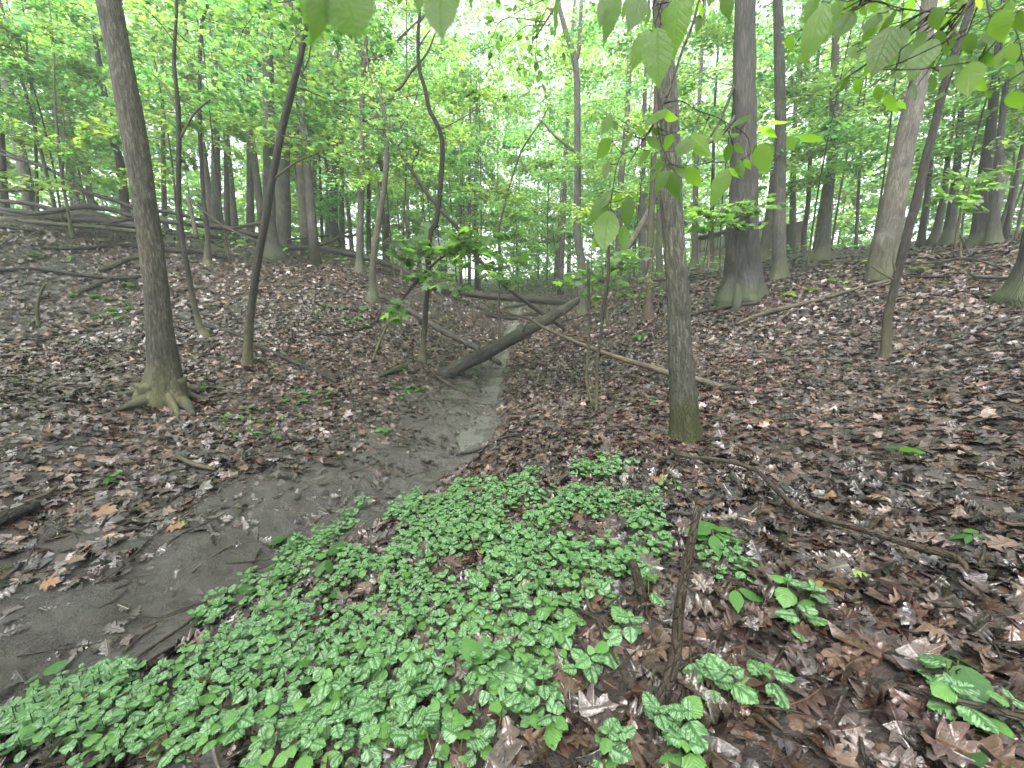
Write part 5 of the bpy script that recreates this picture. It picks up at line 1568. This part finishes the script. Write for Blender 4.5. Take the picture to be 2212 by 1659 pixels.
for u, v, lab, n, w in [
    (443, 852, 'single upright green leaf right of the tan-barked tree roots', 1, 34), (235, 1042, 'bright green seedling in the leaves left of the mud', 5, 26), (397, 1132, 'lone green seedling at the edge of the left mud', 2, 20),
    (830, 935, 'lone bright seedling on the mud left of the stream', 3, 20), (740, 990, 'small seedling low on the mud bank', 2, 16), (865, 803, 'seedling beside the mossy lump by the stream', 4, 18), (812, 752, 'seedling left of the sinuous tree foot', 3, 16),
    (930, 762, 'seedling right of the sinuous tree foot', 3, 14), (625, 1180, 'three-leaved green seedling at the left tip of the patch', 5, 42), (603, 1228, 'small three-leaved seedling below the left tip of the patch', 3, 30),
    (710, 1225, 'light green broad-leaved seedling inside the left part of the patch', 4, 46), (545, 1300, 'light green heart-leaved seedling in the left of the patch', 2, 40), (720, 1310, 'yellow-green seedling within the patch', 3, 30),
    (865, 1545, 'light green three-leaved seedling at the bottom of the patch', 3, 64), (1172, 1335, 'tiny yellow-green star seedling in the patch', 4, 24), (1110, 1448, 'dark green five-leaved seedling near the bottom middle', 5, 60),
    (1045, 1462, 'pinnate-leaved seedling left of the dark green one', 6, 58), (1068, 1405, 'small pointed seedling between the two pinnate ones', 4, 30), (1938, 985, 'two-leaved glossy seedling on the right slope', 2, 44),
    (2095, 1170, 'small green seedling near the right edge', 4, 36), (1585, 1295, 'broad-leaved seedling right of the standing stick', 3, 54), (2060, 1460, 'dark pointed-leaved seedling at the lower right', 3, 80),
    (40, 1600, 'long-leaved green plant at the lower left corner', 2, 95), (1345, 642, 'pale seedling left of the yellowish slim trunk', 4, 18), (1700, 760, 'small green leaf on the right slope', 2, 14), (1410, 870, 'tiny seedling left of the mossy-footed tree', 2, 14),
    (1285, 915, 'tiny seedling below the double-stemmed sapling', 2, 14), (90, 1478, 'narrow-leaved plant at the mud edge lower left', 3, 40), (1380, 735, 'small grey-green seedling under the pale pole', 5, 22), (1640, 890, 'tiny pale seedling on the right slope', 2, 12)]:
    seedling(u, v, lab, n, w)
seedling(1535, 1185, 'compound-leaved seedling behind the top of the standing stick', 7, 62, hgt_px=45)
M_SEEDD = leaf_mat('dark_broad_leaf', trans=.2, rough=.5, base=(.03, .085, .02), var=.2, vein=.3)
seedling(2150, 1690, 'large dark round leaf at the bottom right corner', 2, 125, hgt_px=50, me=[tmesh(T_RD[1], 'dark_leaf', M_SEEDD)])
for u, v, lab, n, w in [(1705, 640, 'yellow-green low plant right of the huge tree', 6, 26), (1745, 632, 'second yellow-green low plant right of the huge tree', 5, 26), (1798, 612, 'yellow plant with orange tint on the right slope', 5, 26), (1832, 612, 'small yellow plant beside the orange-tinted one', 4, 18), (1785, 575, 'yellow sprig at the crest tree foot', 4, 14),
                        (1920, 582, 'bright yellow-green plant at the foot of the pale tan tree', 5, 28), (1990, 586, 'bright yellow-green plant right of the dark leaning sapling', 5, 28), (1870, 568, 'yellowing plant left of the pale tan tree', 4, 20), (2035, 612, 'tiny yellow-green plant on the right slope', 3, 14),
                        (683, 556, 'yellow low plant below the leaning pair', 5, 14), (1545, 575, 'yellow low plants below the shed', 6, 14), (1560, 567, 'second yellow low plant below the shed', 6, 14)]:
    seedling(u, v, lab, max(n - 2, 2), w * .7, me=MAPY_ME, name='yellow_green_plant', cat='plant', hgt_px=w * .35)
seedling(585, 548, 'tuft of bright grass at the foot of the tall grey tree', 14, 16, name='grass_tuft', cat='grass', me=SEED_ME)


# ------------------------------------------------------------------ leafy saplings in the middle distance, leaf by leaf
def leafy(label, stempath, t, clusters, name='maple_sapling', wpx=27, me=None, twig_from=None):
    us = stempath
    P = np.array([px(u, v, tt if not isinstance(t, (int, float)) else t) for u, v, w, tt in [(*q, t) if len(q) == 3 else q for q in us]])
    R = np.array([.5 * q[2] * depth(p) / F_PX for q, p in zip(us, P)])
    base = P[0].copy()
    root = thing(name, label, 'sapling', base)
    mb = MB()
    m = 30
    line = catmull(P, m)
    tube(mb, line - base, np.interp(np.linspace(0, 1, m), np.linspace(0, 1, len(R)), R), 7, .06)
    me = me or MAP_ME
    for (u0, v0, u1, v1, n, dt) in clusters:
        # a flat spray between two picture points, reaching a little towards or away from the viewer
        a = px(u0, v0, depth(P[-1]) + dt[0]); b = px(u1, v1, depth(P[-1]) + dt[1])
        ax = b - a; L = np.linalg.norm(ax); d = ax / L
        sd = unit(np.cross(d, [0, 0, 1]))
        i = np.argmin(np.linalg.norm(line - a, axis=1))
        tube(mb, catmull(np.array([line[i], a, (a + b) / 2 + [0, 0, .03 * L], b]), 12) - base, np.linspace(.007, .002, 12), 5, cap=False)
        for _ in range(n):
            s = rng.uniform(.0, 1.05); l = rng.uniform(-1, 1) * .34 * (.4 + math.sin(math.pi * min(s, 1)) * .8) * min(L, 1.2)
            q = a + d * L * s + sd * l + np.array([0, 0, .03 * L * 4 * s * (1 - s) * .25 - abs(l) * .18 + rng.normal(0, .03)])
            hd = d * .7 + sd * np.sign(l) * rng.uniform(.2, 1.1) + rng.normal(0, .25, 3) + np.array([0, 0, -.55])
            nr = np.array([rng.normal(0, .42), rng.normal(-.25, .42), 1.0])
            leaf_obj('leaf', me[int(rng.integers(len(me)))], frames(nr[None], hd[None])[0], q - base, wpx * rng.uniform(.7, 1.2) * depth(q) / F_PX, root, (0, 0, 0))
    mb.build('stem', M_DARK, root)
    return root


tS = gp(805, 778)[1]
leafy('arching maple sapling spreading its leaves over the ravine in the centre', [(803, 782, 6), (827, 722, 6), (861, 657, 6), (924, 582, 6), (975, 541, 6), (1022, 510, 5)], tS * .98,
      [(935, 560, 845, 505, 34, (0, .3)), (950, 545, 940, 485, 30, (.1, .9)), (960, 545, 1010, 500, 34, (0, -.4)), (975, 540, 1080, 505, 44, (0, .2)), (1000, 530, 1130, 560, 44, (0, -.5)), (985, 545, 1060, 590, 36, (0, -.9)),
       (930, 585, 990, 625, 26, (0, -.8)), (925, 590, 880, 600, 16, (0, -.3)), (1060, 540, 1110, 610, 26, (0, -.3)), (870, 650, 850, 690, 14, (-1, -1.2)), (1040, 520, 1120, 500, 26, (.2, .8)), (880, 560, 850, 545, 14, (0, .2))])
tS2 = gp(1290, 887)[1] * 1.5
leafy('low maple sapling with drooping leaves left of the double-stemmed sapling', [(1312, 700, 5), (1310, 650, 5), (1305, 610, 5), (1300, 575, 4)], tS2 * 1.05,
      [(1295, 600, 1215, 610, 26, (0, -.2)), (1300, 590, 1240, 590, 22, (0, .5)), (1305, 600, 1275, 640, 20, (0, -.5)), (1310, 580, 1390, 565, 24, (0, .2)), (1305, 585, 1340, 620, 16, (0, -.4)), (1300, 575, 1330, 535, 22, (0, .4)), (1320, 560, 1390, 530, 18, (0, .4))], wpx=22)
leafy('leafy sapling with pale wet leaves in front of the huge dark tree', [(1530, 585, 4), (1532, 540, 4), (1540, 490, 4), (1560, 450, 3)], 8.2,
      [(1545, 480, 1640, 485, 40, (-.2, -.6)), (1545, 470, 1600, 440, 34, (0, .2)), (1540, 470, 1500, 455, 24, (0, -.2)), (1560, 450, 1690, 445, 44, (0, .3)), (1550, 450, 1650, 420, 34, (.2, .8)), (1540, 490, 1500, 495, 18, (0, .3))], wpx=21)
leafy('leafy sapling with lime leaves at the right between pale tan and dark trunks', [(2075, 560, 4), (2078, 500, 4), (2085, 440, 4), (2095, 400, 3)], 7.6,
      [(2085, 430, 2020, 420, 26, (0, .2)), (2090, 410, 2150, 400, 30, (0, .2)), (2085, 420, 2110, 450, 20, (0, -.3)), (2095, 400, 2060, 370, 24, (.2, .6)), (2095, 395, 2190, 350, 36, (.2, .4))], wpx=19)

leafy('drooping leafy branch with narrow hanging leaves at the top centre', [(1290, -120, 6), (1230, -40, 5), (1190, 30, 4), (1150, 90, 3)], 4.6,
      [(1180, 20, 1120, 150, 26, (0, .1)), (1200, -10, 1060, 60, 30, (0, .3)), (1230, -40, 1080, -10, 26, (0, .4)), (1160, 80, 1150, 210, 22, (0, .1)), (1190, 20, 1220, 120, 18, (0, .2)), (1130, 60, 1050, 160, 24, (.2, .4)), (1150, 90, 1190, 260, 20, (.1, .2)), (1090, 40, 1040, 120, 20, (.3, .6))],
      name='drooping_branch', wpx=19, me=[tmesh(T, 'narrow_leaf', M_MAPLE) for T in T_OVL])

# ------------------------------------------------------------------ branches hanging into the view close by, leaf by leaf
BE_ME = [tmesh(T, 'hanging_leaf', M_BEECH) for T in T_OV]
BER_ME = [tmesh(T, 'hanging_leaf', M_BEECH) for T in T_RD]


def hanging(label, twigs, leaves, name='overhanging_branch', rnd=False):
    """leaves: base point, tip point, distance, distance at the tip, width factor, turn of the blade"""
    base = px(*twigs[0][0][:2], twigs[0][0][3])
    root = thing(name, label, 'branch', base)
    mb = MB()
    for tw in twigs:
        P = np.array([px(u, v, t) for u, v, w, t in tw]); R = np.array([.5 * w * t / F_PX for u, v, w, t in tw])
        n = 5 * len(tw)
        tube(mb, catmull(P, n) - base, np.interp(np.linspace(0, 1, n), np.linspace(0, 1, len(R)), R), 6, .08)
    W = [np.array([px(u, v, t) for u, v, w, t in tw]) for tw in twigs]
    allp = np.vstack([catmull(w, 24) for w in W])
    for L in leaves:
        u0, v0, u1, v1, t0 = L[:5]
        dt = L[5] if len(L) > 5 else rng.normal(0, .015)
        wf = L[6] if len(L) > 6 else rng.uniform(.9, 1.15)
        tn = L[7] if len(L) > 7 else rng.normal(0, .55)
        a = px(u0, v0, t0); b = px(u1, v1, t0 + dt)
        d = b - a; s = np.linalg.norm(d); d = d / s
        view = unit(CAM - (a + b) / 2)
        nr = view - d * (view @ d); nr = unit(nr); sd = np.cross(d, nr)
        nr = nr * math.cos(tn) + sd * math.sin(tn)
        if nr[2] < -.25: nr = nr * 1.0
        M = frames(nr[None], d[None])[0]; M = M * np.array([wf, 1, 1])
        me = (BER_ME if (rnd or wf > 1.3) else BE_ME)
        leaf_obj('leaf', me[int(rng.integers(3))], M, a - base, s, root, (0, 0, 0))
        j = np.argmin(np.linalg.norm(allp - a, axis=1))
        q = allp[j]
        if np.linalg.norm(q - a) < .22:
            tube(mb, catmull(np.array([q, (q + a) / 2 + [0, 0, -.004], a]), 5) - base, np.linspace(.0011, .0007, 5), 4, cap=False)
    mb.build('twig', M_TWIG, root)
    return root


def C3(x, y): return (1032.3 + .3111 * x, .3111 * y)
def C4(x, y): return (1622.1 + .3111 * x, .3111 * y)
def LV(f, rows):
    return [(*f(r[0], r[1]), *f(r[2], r[3]), *r[4:]) for r in rows]


tw_main = [(1530, -60, 7, .95), (1511, 0, 6.5, .95), (1496, 53, 6, .95), (1474, 110, 5.5, .95), (1452, 177, 5, .95), (1433, 224, 4.5, .95), (1406, 277, 4, .95), (1380, 318, 3, .95), (1356, 358, 2, .95)]
hanging('beech branch hanging in front of the mossy-footed tree with glowing green leaves', [tw_main,
        [(1433, 224, 3, .95), (1470, 218, 2.5, .93), (1510, 240, 2, .92), (1560, 260, 2, .92), (1580, 300, 2, .92)],
        [(1420, 250, 3, .95), (1425, 300, 2, .93), (1445, 350, 2, .92)],
        [(1560, 260, 2, .92), (1610, 290, 2, .92), (1622, 330, 1.5, .92)],
        [(1380, 318, 2.5, .95), (1340, 340, 2, .94), (1325, 400, 2, .94), (1318, 450, 2, .94)]],
        LV(C3, [(1310, 752, 1150, 828, .93, -.03, 1.0, 1.2), (1278, 795, 1385, 835, .94), (1095, 895, 1178, 925, .95), (1075, 915, 1005, 1025, .95), (1205, 895, 1290, 945, .94), (1345, 925, 1295, 1055, .93), (1165, 950, 1305, 1055, .93),
                (1185, 1040, 1108, 1165, .94), (1472, 955, 1378, 1118, .92), (1478, 940, 1612, 1060, .92), (1490, 1005, 1608, 1092, .93), (1520, 1010, 1470, 1110, .96, .02, 1.1, .9), (1290, 1150, 1138, 1262, .92), (1312, 1180, 1232, 1330, .9, 0, 1.1, .2), (1322, 1190, 1402, 1388, .9, 0, 1.0, -.1),
                (1340, 1175, 1378, 1272, .93, .02, 1.0, 1.0), (1380, 1145, 1455, 1238, .93), (1445, 1165, 1548, 1310, .91, 0, 1.2, .2), (1380, 920, 1460, 915, .95, .0, .8, .9), (1300, 1130, 1220, 1160, .95),
                (1735, 1165, 1625, 1408, .9, 0, 1.0, .1), (1742, 1160, 1792, 1265, .92, .02, 1.0, .8), (1745, 995, 1728, 1140, .92), (1778, 1000, 1870, 1055, .93), (1808, 1110, 1830, 1225, .91), (1848, 1105, 1905, 1180, .91), (1892, 798, 1755, 868, .9, -.02, 1.0, 1.2), (1700, 900, 1640, 985, .93), (1820, 930, 1700, 960, .93, 0, .8, .9),
                (932, 795, 848, 955, .95), (940, 840, 972, 905, .96), (922, 965, 805, 1115, .94), (900, 1118, 878, 1240, .94), (925, 1325, 755, 1470, .92, 0, 1, .8), (900, 1370, 795, 1545, .92), (905, 1460, 872, 1775, .88, 0, 1.25, .1), (1052, 1355, 1022, 1572, .9, 0, 1.0, .1), (1092, 1335, 1105, 1398, .93, .02, 1, .9),
                (1005, 1565, 1030, 1760, .9), (860, 1610, 790, 1740, .9), (960, 1340, 1010, 1440, .93), (870, 1400, 860, 1470, .94)]))
hanging('cluster of long pointed leaves hanging from the top edge at centre right', [[(1400, -60, 5, .8), (1420, 10, 4, .8), (1428, 50, 3, .8), (1418, 65, 2, .8)], [(1400, -60, 4, .8), (1350, -20, 3, .8), (1310, -10, 2, .8)], [(1420, 10, 3, .8), (1470, 0, 2, .8), (1520, -5, 2, .8)]],
        LV(C3, [(545, -30, 518, 240, .72, .0, .55, 1.1), (905, -60, 845, 180, .75), (975, -60, 868, 250, .74, 0, .8, .3), (1150, -40, 1028, 262, .78, 0, 1, .1), (1205, 60, 1128, 198, .82, .03, 1, .9), (1245, 190, 1257, 600, .72, 0, 1.15, -.1), (1190, 200, 1075, 445, .78, 0, 1.1, .2), (1225, 170, 1205, 330, .84, .03, .8, .8), (1300, 50, 1312, 222, .78), (1400, -60, 1338, 345, .76, 0, 1.1, .3),
                (1545, 10, 1540, 165, .82, .03, 1, .9), (1720, -60, 1742, 118, .78, 0, 1.2, 0), (1060, -40, 990, 110, .8), (1480, -60, 1450, 90, .82), (1640, -50, 1600, 60, .84), (1560, 80, 1525, 200, .84)]))
hanging('blurred broad leaves hanging from the top edge left of centre', [[(660, -70, 5, .55), (780, -50, 4, .55), (900, -45, 4, .55), (1010, -40, 3, .55)]],
        [(700, -30, 668, 80, .26, 0, 1.0, .3), (735, -40, 765, 62, .26, 0, 1.4, .2), (765, -40, 758, 45, .28, 0, 1.2, -.2), (948, -40, 957, 102, .26, 0, 1.2, .1), (985, -40, 965, 45, .3, 0, 1.1, -.3), (1015, -40, 1022, 25, .55), (905, -40, 900, 15, .55), (680, -50, 650, 30, .56), (870, -40, 868, 8, .56)])
hanging('dense spray of large leaves hanging into the top right corner', [[(2120, -60, 6, .62), (2080, 30, 5, .62), (2040, 90, 4, .62), (1960, 130, 3, .62), (1900, 150, 2, .62)], [(2080, 30, 4, .62), (1960, 20, 3, .62), (1880, 0, 3, .62), (1800, -5, 2, .62)], [(2120, -60, 4, .62), (2140, 60, 3, .6), (2120, 120, 2, .6), (2105, 140, 2, .6)], [(2140, 60, 3, .6), (2190, 60, 2, .58), (2215, 150, 2, .58)]],
        LV(C4, [(515, 10, 375, 390, .62, 0, .9, .2), (600, -10, 568, 178, .66, 0, 1.1, .4), (645, 50, 560, 228, .68, .03, .8, 1.0), (705, 70, 572, 312, .64, 0, 1, .1), (750, -20, 775, 118, .66), (945, 40, 785, 250, .66, 0, .9, .3), (1010, 60, 842, 300, .64, .02, .9, 1.0), (985, 180, 850, 525, .58, 0, 1.2, -.2), (1065, 190, 985, 395, .6, 0, 1.1, 0),
                (1180, 165, 1030, 190, .64, .03, 1.1, .9), (1275, 50, 1290, 210, .6, 0, 1.2, .2), (1275, 265, 1095, 540, .6, 0, 1.1, .3), (1425, 375, 1325, 528, .62, 0, 1.1, .1), (1300, 215, 1345, 335, .64), (1525, 430, 1515, 690, .5, 0, 1.25, .2), (1600, 375, 1690, 465, .58, 0, 1.1, .3), (1720, 70, 1728, 290, .5, 0, 1.3, .3), (1860, 80, 1880, 230, .5, 0, 1.3, .5), (1640, 630, 1690, 685, .6),
                (1790, 640, 1880, 770, .54, 0, 1.2, .3), (1500, 235, 1540, 385, .6, 0, 1.2, .3), (55, 1000, 112, 1210, .86, 0, 1.3, .1), (40, 1000, 0, 1100, .88, .02, 1.1, .8), (60, 880, 185, 945, .86), (110, 850, 255, 888, .86, -.02, .9, 1.25), (235, 915, 335, 912, .88, 0, .8, 1.2), (265, 945, 300, 1045, .88, 0, 1.3, .1), (335, 945, 520, 998, .86, 0, .8, .7), (90, 990, 160, 1090, .88),
                (685, 530, 618, 650, .78), (700, 320, 735, 440, .76), (745, 545, 738, 660, .78), (930, 650, 985, 810, .76), (1010, 700, 1075, 770, .78), (1100, 300, 1040, 460, .7), (1250, 520, 1285, 610, .7), (1180, 420, 1120, 560, .72), (880, 350, 800, 520, .74), (800, 440, 840, 560, .78), (630, 560, 560, 640, .8), (1350, 640, 1260, 690, .78), (1480, 60, 1400, 180, .66), (1640, 250, 1580, 380, .6), (1800, 300, 1850, 430, .58), (1420, -40, 1380, 60, .66), (1120, 20, 1060, 120, .7), (830, -40, 860, 90, .7), (450, -40, 400, 140, .7), (1560, 540, 1620, 640, .64), (250, 250, 300, 360, .8), (330, 380, 380, 430, .85), (900, 180, 960, 260, .7), (1230, 380, 1290, 470, .7), (980, 480, 1050, 560, .75)] + [(x, y, x + dx, y + dy, t) for x, y, dx, dy, t in [(720, -20, -60, 160, .66), (880, 90, -90, 170, .66), (560, 120, -70, 170, .7), (1130, -30, -50, 150, .64), (1200, 210, -70, 170, .64), (1010, 330, -60, 150, .68), (1340, 60, -40, 130, .64), (1400, 240, -60, 150, .62), (1470, -40, -30, 120, .62), (1580, -40, -40, 150, .6), (1680, 200, -30, 150, .58), (1790, 0, -30, 160, .58), (1770, 330, -60, 140, .6), (1840, 430, 40, 160, .6), (1150, 600, -50, 110, .72), (780, 640, -60, 100, .8), (870, 600, 30, 110, .78), (600, 430, -50, 110, .8), (480, 180, -60, 130, .74)]]))

# ------------------------------------------------------------------ buildings glimpsed through the trunks
def simple_mat(name, col, rough=.7, sc=4.0, v=.25, metallic=0):
    m, nt, b, nd, lk = new_mat(name)
    geo = nd.new('ShaderNodeNewGeometry')
    n = noise(nd, lk, geo.outputs['Position'], sc, 4, .6)
    c = ramp(nd, lk, n, [(.3, tuple(a * (1 - v) for a in col)), (.7, tuple(min(a * (1 + v), 1) for a in col))])
    lk.new(c, b.inputs['Base Color']); b.inputs['Roughness'].default_value = rough
    return m


def box(mb, x0, x1, y0, y1, z0, z1):
    V = np.array([(x, y, z) for z in (z0, z1) for y in (y0, y1) for x in (x0, x1)], float)
    mb.add(V, faces=[(0, 2, 3, 1), (4, 5, 7, 6), (0, 1, 5, 4), (2, 6, 7, 3), (0, 4, 6, 2), (1, 3, 7, 5)])


def part(name, mat, parent, *b):
    mb = MB(); box(mb, *b)
    o = mb.build(name, mat, parent, smooth=False)
    return o


def prism(name, mat, parent, pts2, x0, x1):
    """outline in (y, z) swept along x"""
    n = len(pts2)
    V = [(x0, y, z) for y, z in pts2] + [(x1, y, z) for y, z in pts2]
    mb = MB(); mb.add(V, faces=[tuple(range(n))[::-1], tuple(range(n, 2 * n))] + [(i, (i + 1) % n, n + (i + 1) % n, n + i) for i in range(n)])
    return mb.build(name, mat, parent, smooth=False)


M_WOODW = simple_mat('grey_brown_boards', (.12, .105, .09)); M_BAND = simple_mat('pale_glass', (.55, .58, .48), .3); M_ROOFG = simple_mat('grey_roofing', (.2, .21, .23)); M_TRIM = simple_mat('weathered_trim', (.3, .29, .27))
a = px(1506, 560, 25); b_ = px(1660, 545, 20.5)
e = (b_ - a) * [1, 1, 0]; L = np.linalg.norm(e)
shed = thing('shed', 'grey board shed with a band of pale windows glimpsed left of the huge dark tree', 'shed', (a[0], a[1], min(h1(a[0], a[1]), a[2]) - .1))
shed.rotation_euler = (0, 0, math.atan2(e[1], e[0]))
zb = a[2] - shed.location.z
nb = 26
for i in range(nb):                                              # vertical boards one by one
    part('board', M_WOODW, shed, L * i / nb + .008, L * (i + 1) / nb - .008, .0 + .004 * (i % 2), .06 + .012 * (i % 3), -1.0, zb + .42)
part('back_wall', M_WOODW, shed, 0, L, 2.2, 2.3, -1, zb + 1.5)
part('side_wall', M_WOODW, shed, 0.0, .08, .07, 2.2, -1, zb + 1.5)
for i in range(5):
    x0 = L * i / 5
    w = part('window', M_BAND, shed, x0 + .1, x0 + L / 5 - .1, .06, .09, zb + .46, zb + 1.12)
    part('sash_bar', M_WOODW, w, x0 + L / 10 - .02, x0 + L / 10 + .02, .04, .058, zb + .46, zb + 1.12)
    part('post', M_TRIM, shed, x0 - .06, x0 + .06, .0, .1, zb + .43, zb + 1.2)
part('fascia', M_WOODW, shed, -.1, L + .1, -.06, .12, zb + 1.2, zb + 1.36)
prism('roof', M_ROOFG, shed, [(-.35, zb + 1.3), (2.5, zb + 2.0), (2.5, zb + 2.08), (-.35, zb + 1.38)], -.2, L + .2)

M_SIDE = simple_mat('pale_siding', (.62, .64, .55), .6, 1.5, .08)
M_GLS = simple_mat('dark_window_glass', (.06, .07, .08), .15)
c0 = px(835, 575, 46); c1 = px(985, 575, 46)
hz = min(h1(c0[0], c0[1]), h1(c1[0], c1[1]))
house = thing('house', 'pale sided house showing through the trunks left of the sinuous tree', 'house', (c0[0], c0[1], hz))
hw = c1[0] - c0[0]
part('wall', M_SIDE, house, 0, hw, .05, 6, -1, 3.3)
for i in range(16):
    part('siding_board', M_SIDE, house, .0, hw, .012 + .0 * i, .05, .2 * i + .004, .2 * i + .19)
for x in (.9, hw - 2.2):
    w = part('window_frame', M_TRIM, house, x, x + 1.2, -.04, .04, 1.0, 2.4)
    part('pane', M_GLS, w, x + .08, x + 1.12, -.05, -.042, 1.08, 2.32)
prism('roof', M_ROOFG, house, [(-.5, 3.2), (3.0, 5.0), (6.5, 3.2), (6.5, 3.3), (3.0, 5.1), (-.5, 3.3)], -.4, hw + .4)

# ------------------------------------------------------------------ thin haze: faint mist, also imitates the pale veil of lens flare
def haze():
    m = bpy.data.materials.new('haze_veil'); m.use_nodes = True
    nt = m.node_tree; nt.nodes.remove(nt.nodes['Principled BSDF'])
    pv = nt.nodes.new('ShaderNodeVolumePrincipled')
    pv.inputs['Color'].default_value = (.93, .96, .97, 1)
    pv.inputs['Density'].default_value = .0026
    pv.inputs['Anisotropy'].default_value = .2
    nt.links.new(pv.outputs[0], nt.nodes['Material Output'].inputs['Volume'])
    lo, hi = [1e9] * 3, [-1e9] * 3
    bpy.context.view_layer.update()
    for o in SC.objects:
        if o.type != 'MESH': continue
        for c in o.bound_box:
            w = o.matrix_world @ Vector(c)
            for i in range(3): lo[i] = min(lo[i], w[i]); hi[i] = max(hi[i], w[i])
    mb = MB(); box(mb, lo[0] - 1, hi[0] + 1, lo[1] - 1, hi[1] + 1, lo[2] - 1, hi[2] + .6)
    tag(mb.build('haze', m, smooth=False), kind='stuff')


haze()
